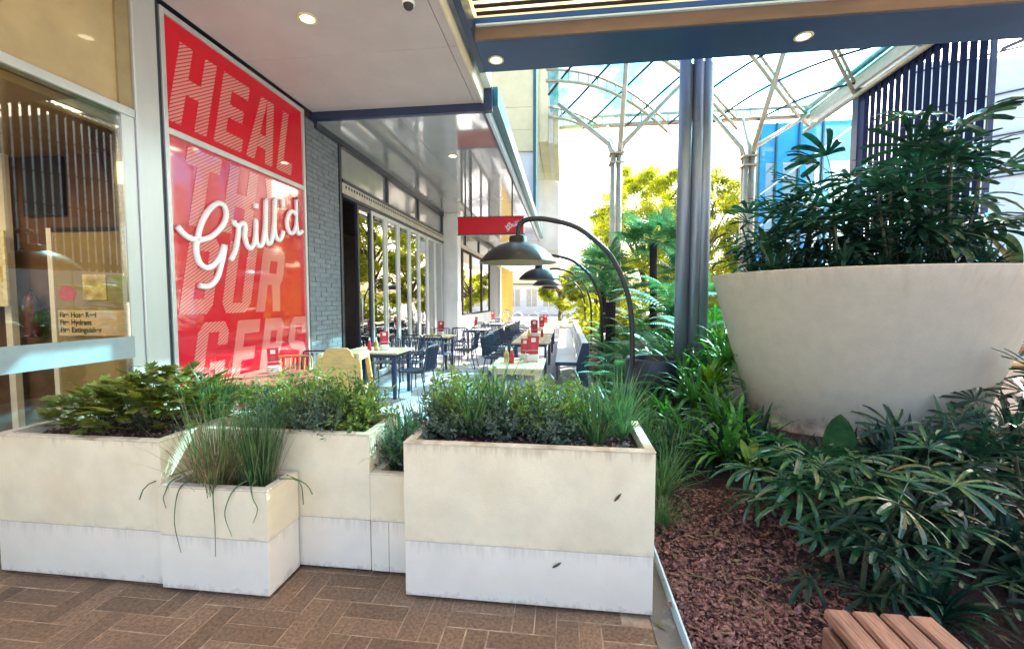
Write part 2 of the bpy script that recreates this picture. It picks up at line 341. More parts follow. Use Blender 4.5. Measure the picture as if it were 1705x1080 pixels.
# garden bed
def bedz(x, y):
    def ss(a, b, t): t = min(1, max(0, (t - a) / (b - a))); return t * t * (3 - 2 * t)
    return 0.03 + 0.33 * ss(1.0, 2.5, x) * ss(1.9, 3.3, y) + 0.05 * ss(0.6, 1.4, x) * ss(3, 5, y) + 0.012 * math.sin(7 * x + 3 * y) * math.cos(5 * y - 2 * x)
b_ = MB(); nx, ny = 56, 110; x0, x1, y0, y1 = 0.57, 7.6, -1.5, 15.5
for j in range(ny + 1):
    for i in range(nx + 1):
        x = x0 + (x1 - x0) * i / nx; y = y0 + (y1 - y0) * j / ny; b_.v.append((x, y, bedz(x, y)))
for j in range(ny):
    for i in range(nx):
        a = j * (nx + 1) + i; b_.f.append((a, a + 1, a + nx + 2, a + nx + 1))
structure(b_.build('garden_bed', m_soil, None, smooth=True))
def chips(n, region, zf, size=(0.008, 0.03)):
    xs = rng.uniform(region[0], region[1], n); ys = rng.uniform(region[2], region[3], n)
    z = np.array([zf(a, b) for a, b in zip(xs, ys)]) + rng.uniform(0.003, 0.016, n)
    c = np.stack([xs, ys, z], 1); d = rdir(n); d[:, 2] *= 0.35; nn = rdir(n); nn[:, 2] = np.abs(nn[:, 2]) + 0.8
    L = rng.uniform(size[0], size[1], n) * 1.4
    return rhombs(c, d, nn, L, L * rng.uniform(0.35, 0.7, n))
ch = link('bark_mulch', quads_mesh('bark_mulch', np.concatenate([chips(9000, (0.58, 1.9, 1.2, 3.6), bedz), chips(4000, (0.58, 1.1, 1.3, 2.6), bedz), chips(1300, (0.58, 1.7, 1.3, 3.2), bedz, (0.03, 0.06))]), m_chip), None, 'stuff')
tag(ch, 'reddish bark chips covering the garden bed beside the planter boxes', 'mulch')

# ================================================================== SHOP BUILDING
shop = thing('shop_building', 'grey shop building with folding glass doors behind the terrace tables', 'building', (WX, 9, 0))
# interior shell
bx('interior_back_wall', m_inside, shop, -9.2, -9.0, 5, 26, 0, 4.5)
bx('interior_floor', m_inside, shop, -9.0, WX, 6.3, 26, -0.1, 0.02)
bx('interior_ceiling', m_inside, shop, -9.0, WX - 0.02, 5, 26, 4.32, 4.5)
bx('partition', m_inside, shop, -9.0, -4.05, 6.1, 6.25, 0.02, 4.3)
# brick pier
bx('pier_core', m_mortar, shop, WX - 0.2, WX - 0.012, 6.11, 7.03, 0, 4.30)
bh = 0.075
bm_b = MB().box(-0.05, 0, 0.004, 0.302, 0.003, bh - 0.003).mesh('brick', m_brick, bevel=0.0015)
bm_s = MB().box(-0.05, 0, 0.004, 0.149, 0.003, bh - 0.003).mesh('brick', m_brick, bevel=0.0015)
for r_ in range(57):
    z = r_ * bh; y = 6.11
    lay = [bm_b, bm_b, bm_b] if r_ % 2 == 0 else [bm_s, bm_b, bm_b, bm_s]
    for me in lay:
        link('brick', me, shop, loc=(WX + random.uniform(-0.003, 0.003), y, z), world=True)
        y += 0.306 if me is bm_b else 0.153
# frame pieces of the folding-door opening
bx('door_jamb', m_darkalu, shop, WX - 0.10, WX + 0.02, 7.03, 7.10, 0, 4.24)
bx('header', m_header, shop, WX - 0.10, WX + 0.03, 7.10, 13.3, 3.42, 3.60)
hd = [o for o in shop.children if o.name.startswith('header')][0]
sl_ = MB()
for k in range(60): sl_.box(WX + 0.031, WX + 0.034, 7.2 + k * 0.10, 7.25 + k * 0.10, 3.52, 3.57)
sl_.build('vent_slot', m_darkalu, hd)
bx('head_rail', m_darkalu, shop, WX - 0.08, WX + 0.04, 7.10, 13.3, 3.36, 3.418)
bx('transom_rail', m_darkalu, shop, WX - 0.08, WX + 0.04, 7.10, 13.3, 3.602, 3.66)
bx('top_rail', m_darkalu, shop, WX - 0.08, WX + 0.05, 7.10, 13.3, 4.19, 4.30)
tm = [7.10, 9.05, 11.05, 13.25]
for k in range(3):
    bx('transom_mullion', m_darkalu, shop, WX - 0.06, WX + 0.03, tm[k + 1] - 0.04, tm[k + 1] + 0.04, 3.66, 4.19)
    bx('transom_pane', m_gloss, shop, WX - 0.03, WX - 0.02, tm[k] + 0.001, tm[k + 1] - 0.041, 3.661, 4.189)
# folding door leaves
ys = [7.62, 8.22, 8.92, 9.62, 10.34, 11.04, 11.74, 12.44, 13.20]
for k in range(8):
    a, b = ys[k], ys[k + 1] - 0.03
    fr = MB()
    for s_ in (a, b - 0.06): fr.box(WX - 0.03, WX + 0.03, s_, s_ + 0.06, 0.02, 3.355)
    fr.box(WX - 0.028, WX + 0.028, a + 0.06, b - 0.06, 0.02, 0.14); fr.box(WX - 0.028, WX + 0.028, a + 0.06, b - 0.06, 3.28, 3.355)
    d_ = fr.build('door_leaf', m_alu if k else m_darkalu, shop, bevel=0.004)
    bx('glass_pane', g_door, d_, WX - 0.006, WX + 0.002, a + 0.061, b - 0.061, 0.141, 3.279)
    if k == 0:
        MB().tube([(WX + 0.03, a + 0.03, 1.0), (WX + 0.08, a + 0.03, 1.0), (WX + 0.08, a + 0.03, 1.7), (WX + 0.03, a + 0.03, 1.7)], 0.012, 8).build('handle', m_alu, d_, smooth=True)
# projecting pier, windows beyond
bx('projecting_pier', m_wall, shop, WX - 0.1, -3.32, 13.32, 13.75, 0, 4.30, bevel=0.01)
bx('window_sill', m_wall, shop, WX - 0.15, WX + 0.12, 13.76, 21.8, 0, 1.0)
bx('window_head', m_header, shop, WX - 0.1, WX + 0.03, 13.76, 21.8, 3.5, 3.66); bx('top_rail', m_darkalu, shop, WX - 0.08, WX + 0.05, 13.76, 25.2, 4.19, 4.30)
bx('far_head', m_wall, shop, WX - 0.1, WX + 0.02, 21.81, 25.2, 3.5, 4.189)
for k in range(3):
    bx('transom_mullion', m_darkalu, shop, WX - 0.06, WX + 0.03, 13.76 + k * 2.68, 13.84 + k * 2.68, 3.661, 4.189)
    bx('transom_pane', m_gloss, shop, WX - 0.03, WX - 0.02, 13.841 + k * 2.68, 13.759 + (k + 1) * 2.68, 3.661, 4.189)
wm = [13.76, 15.9, 17.4, 19.7, 21.8]
for k in range(4):
    f_ = MB()
    f_.box(WX - 0.05, WX + 0.04, wm[k], wm[k] + 0.09, 1.001, 3.499); f_.box(WX - 0.05, WX + 0.04, wm[k + 1] - 0.09, wm[k + 1] - 0.002, 1.001, 3.499)
    f_.box(WX - 0.05, WX + 0.04, wm[k] + 0.09, wm[k + 1] - 0.09, 3.41, 3.499); f_.box(WX - 0.05, WX + 0.04, wm[k] + 0.09, wm[k + 1] - 0.09, 1.001, 1.07)
    f_ = f_.build('window', m_inside, shop)
    bx('glass_pane', g_door, f_, WX - 0.01, WX, wm[k] + 0.091, wm[k + 1] - 0.091, 1.071, 3.409)
bx('far_brick_pier', m_brick, shop, WX - 0.2, WX + 0.05, 21.81, 24.6, 0, 3.499)
bx('far_white_post', m_wall, shop, WX - 0.1, WX + 0.15, 24.61, 25.2, 0, 3.499)

# lattice screen at the end
lat = thing('lattice_screen', 'sunny yellow timber lattice screen beyond the last shop window', 'screen', (WX, 28, 0))
bx('frame', m_lattice, lat, WX - 0.05, WX + 0.05, 25.3, 25.5, 0, 3.7); bx('frame', m_lattice, lat, WX - 0.05, WX + 0.05, 31.5, 31.7, 0, 3.7)
lm_ = MB().box(-0.03, 0.03, -0.16, 0.16, 0, 3.5).mesh('slat', m_lattice)
for k in range(11): link('slat', lm_, lat, loc=(WX, 25.9 + k * 0.54, 0.1), world=True)
for z in (0.5, 2.7, 3.5): bx('rail', m_lattice, lat, WX - 0.06, WX - 0.031, 25.5, 31.5, z, z + 0.16)

# ------------------------------------------------ red sign panel
SP0, SP1 = 3.78, 6.05
pan = thing('sign_panel', 'tall red glazed sign panel with hatched words and white script lettering', 'sign', (WX, 4.9, 0))
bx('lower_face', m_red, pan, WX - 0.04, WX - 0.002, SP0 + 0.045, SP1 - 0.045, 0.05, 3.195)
bx('upper_face', m_red2, pan, WX - 0.04, WX - 0.002, SP0 + 0.045, SP1 - 0.045, 3.255, 4.31)  # same glass as lower face; darker reflection put into its coat
for (a, b, c, d) in ((SP0, SP0 + 0.045, 0, 4.36), (SP1 - 0.045, SP1, 0, 4.36)): bx('frame_upright', m_alu, pan, WX - 0.05, WX + 0.025, a, b, c, d, bevel=0.004)
for (c, d) in ((0, 0.05), (3.195, 3.255), (4.31, 4.36)): bx('frame_rail', m_alu, pan, WX - 0.05, WX + 0.022, SP0 + 0.046, SP1 - 0.046, c, d, bevel=0.003)
# hatched letters: convex pieces on a 0..1 x 0..1 cell, sheared
mh = bpy.data.materials.new('hatched_print'); mh.use_nodes = True
_t = mh.node_tree; _N = _t.nodes; _L = _t.links; _b = _N['Principled BSDF']
_g = _N.new('ShaderNodeNewGeometry'); _d = _N.new('ShaderNodeVectorMath'); _d.operation = 'DOT_PRODUCT'; _L.new(_g.outputs['Position'], _d.inputs[0]); _d.inputs[1].default_value = (0, -0.55, 0.835)
_m = _N.new('ShaderNodeMath'); _m.operation = 'MULTIPLY'; _L.new(_d.outputs['Value'], _m.inputs[0]); _m.inputs[1].default_value = 1 / 0.030
_f = _N.new('ShaderNodeMath'); _f.operation = 'FRACT'; _L.new(_m.outputs[0], _f.inputs[0])
_c = _N.new('ShaderNodeMath'); _c.operation = 'GREATER_THAN'; _L.new(_f.outputs[0], _c.inputs[0]); _c.inputs[1].default_value = 0.38
_x = _N.new('ShaderNodeMix'); _x.data_type = 'RGBA'; _L.new(_c.outputs[0], _x.inputs[0]); _x.inputs[6].default_value = (0.64, 0.004, 0.02, 1); _x.inputs[7].default_value = (0.74, 0.26, 0.22, 1)
_L.new(_x.outputs[2], _b.inputs['Base Color']); _b.inputs['Roughness'].default_value = 0.3; _b.inputs['Coat Weight'].default_value = 1.0; _b.inputs['Coat Roughness'].default_value = 0.05; _b.inputs['Coat IOR'].default_value = 2.0
G = {
 'H': [(0, 0, .33, 1), (.67, 0, 1, 1), (.33, .4, .67, .6)],
 'E': [(0, 0, .36, 1), (.36, 0, 1, .2), (.36, .41, .9, .6), (.36, .8, 1, 1)],
 'L': [(0, 0, .38, 1), (.38, 0, 1, .2)],
 'T': [(0, .78, 1, 1), (.32, 0, .68, .78)],
 'A': [[(0, 0), (.3, 0), (.5, 1), (.26, 1)], [(.7, 0), (1, 0), (.76, 1), (.5, 1)], [(.345, .22), (.655, .22), (.61, .42), (.39, .42)]],
 'Y': [[(.33, 0), (.67, 0), (.67, .45), (.33, .45)], [(.33, .45), (.5, .45), (.3, 1), (0, 1)], [(.5, .45), (.67, .45), (1, 1), (.7, 1)]],
 'B': [(0, 0, .34, 1), [(.34, 0), (.8, 0), (.97, .1), (.97, .19), (.34, .19)], (.66, .19, .97, .4), [(.34, .4), (.97, .4), (.97, .42), (.86, .5), (.86, .58), (.34, .58)], (.64, .58, .95, .81), [(.34, .81), (.95, .81), (.95, .9), (.78, 1), (.34, 1)]],
 'U': [(0, .14, .34, 1), (.66, .14, 1, 1), [(.16, 0), (.84, 0), (1, .14), (0, .14)]],
 'R': [(0, 0, .34, 1), [(.34, .42), (.86, .42), (.95, .52), (.95, .6), (.34, .6)], (.64, .6, .95, .8), [(.34, .8), (.95, .8), (.95, .9), (.78, 1), (.34, 1)], [(.68, 0), (1, 0), (.86, .42), (.5, .42)]],
 'G': [[(0, .14), (.33, .14), (.33, .86), (0, .86)], [(.16, 0), (.82, 0), (1, .14), (0, .14)], [(0, .86), (1, .86), (.82, 1), (.16, 1)], (.67, .14, 1, .46), (.5, .36, .67, .46), (.67, .68, 1, .86)],
 'S': [[(.16, 0), (.84, 0), (1, .14), (0, .14)], (0, .14, .33, .3), (.67, .14, 1, .42), [(.2, .46), (.5, .42), (1, .42), (.85, .54), (.5, .58), (0, .58)], (0, .58, .33, .86), [(0, .86), (1, .86), (.84, 1), (.16, 1)], (.67, .7, 1, .86)],
}
def letter(ch_, y, z, wd, h, sh=0.22):
    m = MB()
    for p in G[ch_]:
        if isinstance(p, tuple): p = [(p[0], p[1]), (p[2], p[1]), (p[2], p[3]), (p[0], p[3])]
        q = [(WX + 0.002, min(y + a * wd + b * h * sh, SP1 - 0.05), z + b * h) for a, b in p]
        n = len(q); m.add(q + [(WX - 0.001, c[1], c[2]) for c in q], [tuple(range(n))] + [(k, (k + 1) % n, n + (k + 1) % n, n + k) for k in range(n)])
    m.build('letter', mh, pan)
for c, y, wd in (('H', 3.83, .46), ('E', 4.39, .40), ('A', 4.87, .47), ('L', 5.42, .31)): letter(c, y, 3.33, wd, 0.82)
for c, y, wd in (('T', 3.88, .44), ('H', 4.44, .46), ('Y', 5.02, .44)): letter(c, y, 2.36, wd, 0.79)
for c, y, wd in (('B', 3.86, .42), ('U', 4.40, .44), ('R', 4.95, .46)): letter(c, y, 1.45, wd, 0.82)
for c, y, wd in (('G', 3.93, .42), ('E', 4.47, .38), ('R', 4.94, .40), ('S', 5.46, .42)): letter(c, y, 0.55, wd, 0.81)
# white script lettering
SCRIPT = [
 [(3.87, 2.32), (3.92, 2.27), (3.99, 2.23), (4.07, 2.22), (4.16, 2.23), (4.28, 2.28), (4.38, 2.36), (4.46, 2.45), (4.5, 2.55), (4.48, 2.64), (4.41, 2.66), (4.33, 2.62), (4.24, 2.53), (4.16, 2.4), (4.11, 2.27), (4.08, 2.15), (4.09, 2.04), (4.13, 1.97), (4.21, 1.94), (4.3, 1.98), (4.38, 2.06), (4.43, 2.15), (4.46, 2.21), (4.44, 2.11), (4.4, 1.99), (4.35, 1.86), (4.27, 1.77), (4.18, 1.74), (4.1, 1.75)],
 [(4.61, 2.51), (4.62, 2.47), (4.68, 2.465), (4.74, 2.50), (4.77, 2.50), (4.785, 2.45), (4.77, 2.36), (4.8, 2.26), (4.86, 2.22), (4.93, 2.3), (4.965, 2.46), (4.97, 2.58), (4.965, 2.46), (4.965, 2.33), (5.0, 2.27), (5.07, 2.30), (5.12, 2.47), (5.15, 2.66), (5.16, 2.87), (5.145, 2.66), (5.135, 2.44), (5.17, 2.33), (5.23, 2.34), (5.29, 2.5), (5.32, 2.7), (5.33, 2.91), (5.32, 2.7), (5.315, 2.5), (5.36, 2.4), (5.43, 2.41), (5.49, 2.52)],
 [(4.68, 2.465), (4.675, 2.40), (4.66, 2.32), (4.61, 2.16), (4.54, 2.05)],
 [(4.975, 2.72), (4.985, 2.78)],
 [(5.50, 2.95), (5.495, 2.84)],
 [(5.78, 2.80), (5.72, 2.83), (5.65, 2.81), (5.585, 2.72), (5.57, 2.63), (5.62, 2.53), (5.70, 2.535), (5.77, 2.63), (5.80, 2.78), (5.80, 3.03), (5.80, 2.78), (5.79, 2.62), (5.83, 2.54), (5.91, 2.59)]]
def smoothline(p, k=4):
    o = []
    for i in range(len(p) - 1):
        a = p[max(0, i - 1)]; b = p[i]; c = p[i + 1]; d = p[min(len(p) - 1, i + 2)]
        for s in range(k):
            t = s / k; o.append(tuple(0.5 * (2 * b[j] + (c[j] - a[j]) * t + (2 * a[j] - 5 * b[j] + 4 * c[j] - d[j]) * t * t + (3 * b[j] - a[j] - 3 * c[j] + d[j]) * t ** 3) for j in range(2)))
    return o + [p[-1]]
sc_ = MB()
for k, st in enumerate(SCRIPT):
    ln = smoothline(st)
    sc_.tube([(WX + 0.022 + 0.0007 * k, y, z) for y, z in ln], 0.029, 10)
sc_.build('script_lettering', m_whitepaint, pan, smooth=True)
# corner column of the shopfront
cc = thing('corner_column', 'pale metal column between the brown shopfront and the red panel', 'column', (WX, 3.63, 0))
bx('casing', m_alu, cc, WX - 0.2, WX + 0.03, 3.50, 3.73, 0, 4.38, bevel=0.006)
bx('cover_strip', m_darkalu, cc, WX - 0.1, WX + 0.005, 3.731, 3.779, 0, 4.38)

# ------------------------------------------------ left shopfront with its fire cupboard room
lf = thing('glazed_shopfront', 'brown glazed shopfront with pale frosted band at far left', 'shopfront', (WX, 2.4, 0))
GY0 = 0.4
bx('transom_rail', m_alu, lf, WX - 0.08, WX + 0.03, GY0, 3.49, 3.20, 3.27, bevel=0.004)
bx('upper_panel', m_beige, lf, WX - 0.05, WX - 0.02, GY0, 3.38, 3.271, 4.38)
bx('end_stile', m_alu, lf, WX - 0.06, WX + 0.01, 3.38, 3.495, 0, 3.199); bx('upper_stile', m_inolive, lf, WX - 0.05, WX, 3.381, 3.495, 3.271, 4.38)
bx('glass_pane', g_shop, lf, WX - 0.012, WX, GY0, 3.379, 0.06, 3.199)
bx('bottom_rail', m_darkalu, lf, WX - 0.06, WX + 0.01, GY0, 3.379, 0, 0.059)
bx('frosted_band', m_frost, lf, WX + 0.001, WX + 0.012, GY0, 3.40, 1.09, 1.28)
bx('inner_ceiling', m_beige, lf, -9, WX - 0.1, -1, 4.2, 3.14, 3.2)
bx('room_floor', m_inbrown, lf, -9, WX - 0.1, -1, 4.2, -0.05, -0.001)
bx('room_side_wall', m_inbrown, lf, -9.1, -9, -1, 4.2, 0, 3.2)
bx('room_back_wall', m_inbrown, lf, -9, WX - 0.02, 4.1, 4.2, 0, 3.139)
fc = thing('fire_cupboard', 'olive fire equipment cupboard with lettered board behind the brown shopfront glass', 'cupboard', (-4.9, 4.05, 0))
bx('door_panel', m_inolive, fc, -5.42, -4.0, 4.04, 4.098, 0.02, 2.32); bx('door_frame', m_whitepaint, fc, -5.48, -5.421, 4.02, 4.098, 0.0, 2.36)
bx('door_frame', m_darkalu, fc, -5.42, -4.0, 4.02, 4.098, 2.321, 2.36)
sb = bx('sign_board', m_sign, fc, -5.38, -4.22, 4.015, 4.039, 1.22, 1.49)
def text(body, loc, size, m, parent, rot=(R(90), 0, 0), xs=1.0, off=0.0):
    cu = bpy.data.curves.new('lettering', 'FONT'); cu.body = body; cu.size = size; cu.offset = off
    o = bpy.data.objects.new('tmp', cu); COL.objects.link(o); bpy.context.view_layer.update()
    me = bpy.data.meshes.new_from_object(o.evaluated_get(bpy.context.evaluated_depsgraph_get())); bpy.data.objects.remove(o)
    me.materials.clear(); me.materials.append(m)
    return link('lettering', me, parent, loc=loc, rot=rot, scale=(xs, 1, 1), world=True)
for k, s in enumerate(('Fire Hose Reel', 'Fire Hydrant', 'Fire Extinguisher')): text(s, (-5.36, 4.012, 1.415 - 0.08 * k), 0.078, m_ink, sb, xs=0.95, off=0.002)
bx('lock_plate', m_alu, fc, -5.36, -5.31, 4.03, 4.039, 1.06, 1.16)
bx('photo_print', m_photo, fc, -5.08, -4.80, 4.03, 4.039, 1.60, 1.87)
MB().lathe([(0.0, 0), (0.10, 0), (0.10, 0.006), (0, 0.006)], 24).mesh
sk = MB(); sk.add([(-5.28 + 0.11 * math.cos(a * math.pi / 12), 4.036, 1.67 + 0.08 * math.sin(a * math.pi / 12)) for a in range(24)], [tuple(range(24))]); sk.build('red_sticker', m_pinkred, fc)
rl = bpy.data.lights.new('room_lamp', 'AREA'); rlo = bpy.data.objects.new('room_lamp', rl); COL.objects.link(rlo); rl.energy = 15; rl.size = 1.2; rl.color = (1, 0.80, 0.52); rlo.location = (-5.4, 2.3, 3.10)
ps = thing('wall_poster', 'white poster with yellow and pink blocks at the left frame edge', 'poster', (-6.1, 3.9, 1.9))
bx('sheet', m_poster, ps, -6.6, -5.8, 3.88, 3.9, 1.53, 2.32); bx('pink_block', m_pink, ps, -6.5, -5.97, 3.872, 3.879, 1.56, 1.78); bx('yellow_block', m_photo, ps, -6.55, -5.84, 3.874, 3.879, 1.785, 1.95)
bx('frame_pole', m_whitepaint, lf, -5.98, -5.90, 3.97, 4.03, 0, 3.139)
bx('inner_door', m_darkalu, lf, -5.80, -5.30, 4.06, 4.099, 2.5, 3.12)
fe = thing('fire_extinguisher', 'dark red fire extinguisher hanging in shade beside the fire cupboard', 'extinguisher', (-5.68, 4.0, 1.2))
MB().lathe([(0.0, 1.2), (0.07, 1.2), (0.075, 1.22), (0.075, 1.58), (0.05, 1.64), (0.02, 1.66), (0, 1.66)], 20, (-5.68, 4.0, 0)).build('cylinder', m_wine, fe, smooth=True)
MB().tube([(-5.68, 4.0, 1.66), (-5.68, 4.0, 1.71), (-5.62, 3.97, 1.72)], 0.012).build('handle', m_darkalu, fe)
MB().tube([(-5.66, 4.0, 1.69), (-5.60, 3.98, 1.6), (-5.60, 3.98, 1.35)], 0.010).build('hose', m_darkalu, fe)

# ------------------------------------------------ high soffit over the entry
SZ = 4.4
hs_ = thing('entry_soffit', 'pinkish panelled soffit with two downlights above the red panel', 'soffit', (-2.5, 4.5, SZ))
for (a, b) in ((1.0, 2.0), (2.0, 3.42), (3.42, 4.85), (4.85, 6.24)):
    for (c, d) in ((WX - 3.5, WX + 0.03), (WX + 0.036, -1.292), (-1.286, -1.19)):
        if c < WX and b > 3.5: continue
        bx('panel', m_soffit, hs_, c, d, a + 0.003, b - 0.003, SZ, SZ + 0.03, bevel=0.002)
bx('backing', m_darkalu, hs_, WX - 3.5, -1.191, 1.0, 6.24, SZ + 0.031, SZ + 0.08)
bx('fascia', m_fascia, hs_, -1.189, -1.16, 1.0, 6.24, SZ - 0.01, SZ + 0.42, bevel=0.004)
bx('fascia_end', m_wall, hs_, -1.159, -1.05, 5.66, 6.24, SZ + 0.20, SZ + 0.42)
def downlight(loc, label, r=0.065):
    t = thing('downlight', label, 'downlight', loc)
    x, y, z = loc
    MB().lathe([(r, -0.002), (r * 1.45, -0.002), (r * 1.5, -0.008), (r * 1.35, -0.014), (r, -0.012), (r, -0.002)], 28, loc).build('ring', m_ring, t, smooth=True)
    MB().lathe([(0.001, -0.006), (r * 0.98, -0.006)], 28, loc).build('lens', m_lit, t)
    return t
downlight((-2.56, 4.2, SZ), 'lit downlight in the pink soffit above the red panel')
dc = thing('dome_camera', 'small dark dome camera on the pink soffit near its edge', 'camera', (-1.48, 4.1, SZ))
MB().lathe([(0.06, 0), (0.062, -0.02), (0.05, -0.025)], 24, (-1.48, 4.1, SZ)).build('housing', m_whitepaint, dc, smooth=True)
MB().lathe([(0.048, -0.02), (0.044, -0.045), (0.03, -0.062), (0.001, -0.07)], 24, (-1.48, 4.1, SZ)).build('dome', m_ink, dc, smooth=True)

# ------------------------------------------------ lower glossy canopy along the terrace
LZ = 4.30; CY1 = 20.0; CXE = -1.10
cn = thing('terrace_canopy', 'grey glossy canopy with pale blue edge above the terrace tables', 'canopy', (-2.4, 12, LZ))
bx('front_fascia', m_navy, cn, WX, CXE - 0.04, 6.25, 6.33, LZ - 0.005, LZ + 0.17)
bx('front_post', m_navy, cn, -1.16, CXE + 0.06, 6.245, 6.34, LZ - 0.005, LZ + 0.34)
yy = 6.335
for k, dy in enumerate((1.5, 1.6, 1.9, 2.2, 2.2, 2.2, 2.06)):
    for (a, b) in ((WX + 0.05, -2.452), (-2.448, -1.2)):
        bx('panel', m_gloss, cn, a, b, yy + 0.002, yy + dy - 0.002, LZ, LZ + 0.02)
    yy += dy
bx('backing', m_navy, cn, WX - 0.1, -1.2, 6.335, CY1, LZ + 0.021, LZ + 0.2)
bx('edge_lip', m_navy, cn, -1.199, -1.15, 6.34, CY1, LZ - 0.01, LZ + 0.05)
bx('edge_face', m_edge, cn, -1.149, CXE, 6.341, CY1, LZ - 0.02, LZ + 0.19)
bx('edge_gutter', m_teal, cn, CXE + 0.001, CXE + 0.13, 6.341, CY1, LZ + 0.10, LZ + 0.36)
bx('wall_trim', m_darkalu, cn, WX - 0.02, WX + 0.049, 6.335, CY1, LZ - 0.09, LZ + 0.02)
downlight((-2.1, 8.1, LZ), 'small lit downlight in the grey glossy canopy')
# hanging red sign
hs = thing('hanging_sign', 'long red sign with white script hung below the glossy canopy', 'sign', (-1.75, 10, 3.3))
bx('face_board', m_red2, hs, -2.47, -0.93, 9.94, 10.06, 3.12, 3.50, bevel=0.006)
bx('border', m_darkalu, hs, -2.49, -0.91, 9.96, 10.04, 3.10, 3.119); bx('border', m_darkalu, hs, -2.49, -0.91, 9.96, 10.04, 3.501, 3.52)
for x in (-2.3, -2.16, -1.2): MB().tube([(x, 10, 3.52), (x, 10, LZ)], 0.018, 8).build('hanger_rod', m_darkalu, hs)
s2 = MB()
for st in SCRIPT:
    s2.tube([(-1.36 + (y - 3.87) * 0.19, 9.93, 3.18 + (z - 1.74) * 0.19) for y, z in smoothline(st, 3)], 0.009, 6)
s2.build('script_lettering', m_whitepaint, hs, smooth=True)

# ------------------------------------------------ upper storeys over the canopy
ub = thing('upper_building', 'pale yellow panelled upper storey above the canopy edge', 'building', (-1.6, 17, 5))
for k, (z0, z1) in enumerate(((7.0, 7.75), (7.76, 8.55), (8.56, 10.6), (10.61, 12.6))): bx('cladding_panel', m_yellowp, ub, -4.5, -1.16, 16.0, 20, z0, z1)
bx('head_panel', m_wall, ub, -4.5, -0.5, 15.9, 15.99, 10.45, 10.75)
bx('glass_corner', m_teal, ub, -1.15, -1.05, 15.95, 20, 4.6, 12.5); bx('glass_corner', g_wall, ub, -1.049, -0.96, 15.95, 20, 4.6, 12.5)
bx('fin_box', m_yellowp, ub, -0.95, -0.62, 16, 21, 7.3, 12.5); bx('fin_box', m_gutter, ub, -0.615, -0.43, 16.05, 21, 7.25, 12.5); bx('fin_box', m_yellowp, ub, -0.425, -0.24, 16.1, 21, 7.22, 12.5)
bx('white_wall', m_wall, ub, -4.5, -1.16, 16.1, 30, 4.55, 6.99); bx('return_wall', m_wall, ub, -1.155, -0.3, 21.1, 40, 4.0, 12.5)
for k in range(4): bx('window_strip', m_edge, ub, -0.299, -0.28, 22 + k * 4, 22.25 + k * 4, 4.6, 7.5)

# ------------------------------------------------ roof with battens, blue beam
rf = thing('batten_roof', 'walkway roof of dark battens over a cream translucent sheet with deep blue beam', 'roof', (3, 4, 4.8))
bx('translucent_sheet', m_backing, rf, -1.02, 9.0, 2.2, 4.93, 4.735, 4.742)  # translucent sheet, added so sun from above brightens the batten gaps
bt = MB().box(-4.98, 4.98, -0.030, 0.030, 0, 0.012).mesh('batten', m_batten, bevel=0.003)
for k in range(23): link('batten', bt, rf, loc=(4.0, 2.25 + k * 0.118, 4.721), world=True)
bx('end_trim', m_navy, rf, -1.10, -1.021, 2.2, 5.63, 4.50, 4.84)
bx('beam_face', m_brown, rf, -1.02, 9.0, 4.94, 4.975, 4.502, 4.66, bevel=0.003)
bx('beam', m_beam, rf, -1.02, 9.0, 4.976, 5.63, 4.50, 4.85, bevel=0.004)
bx('conduit', m_edge, rf, -1.0, 3.0, 4.905, 4.938, 4.64, 4.658)
downlight((-0.84, 5.35, 4.5), 'lit downlight at the left end of the blue beam')
downlight((2.6, 5.29, 4.5), 'lit downlight in the middle of the blue beam')
# steel column
sc = thing('steel_column', 'fluted blue grey steel column standing beside the blue beam', 'column', (1.64, 5.92, 0))
for k, (dx, dy, r) in enumerate(((-0.12, -0.04, 0.085), (0.02, -0.10, 0.06), (0.125, -0.05, 0.08), (0.0, 0.06, 0.13))):
    MB().tube([(1.64 + dx, 5.92 + dy, 0), (1.64 + dx, 5.92 + dy, 5.6)], r, 20).build('pipe', m_steel, sc, smooth=True)
bx('base_plate', m_steel, sc, 1.40, 1.88, 5.68, 6.16, 0.05, 0.14)
bx('flute_plate', m_darkalu, sc, 1.58, 1.60, 5.83, 5.90, 0.15, 5.59)

# ================================================================== GLASS ROOF
gr = thing('glass_roof', 'glass gridshell roof with curved double ribs over the garden', 'glass roof', (4, 12, 8.3))
RX0, RX1, RY0, RY1 = -0.55, 8.8, 6.6, 17.4
def rz(x, y):
    u = (2 * x - RX0 - RX1) / (RX1 - RX0); v = (2 * y - RY0 - RY1) / (RY1 - RY0)
    return 8.3 + 1.1 * max(0, 1 - u * u) * max(0, 1 - v * v)
def clipline(p, d):
    t0, t1 = -1e9, 1e9
    for a, lo, hi in ((0, RX0, RX1), (1, RY0, RY1)):
        ta, tb = (lo - p[a]) / d[a], (hi - p[a]) / d[a]
        t0 = max(t0, min(ta, tb)); t1 = min(t1, max(ta, tb))
    return (t0, t1) if t1 - t0 > 0.4 else None
def roofline(p, d, r, off, n=14):
    c = clipline(p, d)
    if not c: return None
    pts = []
    for k in range(n + 1):
        t = c[0] + (c[1] - c[0]) * k / n; x, y = p[0] + d[0] * t, p[1] + d[1] * t; pts.append((x, y, rz(x, y) + off))
    return pts
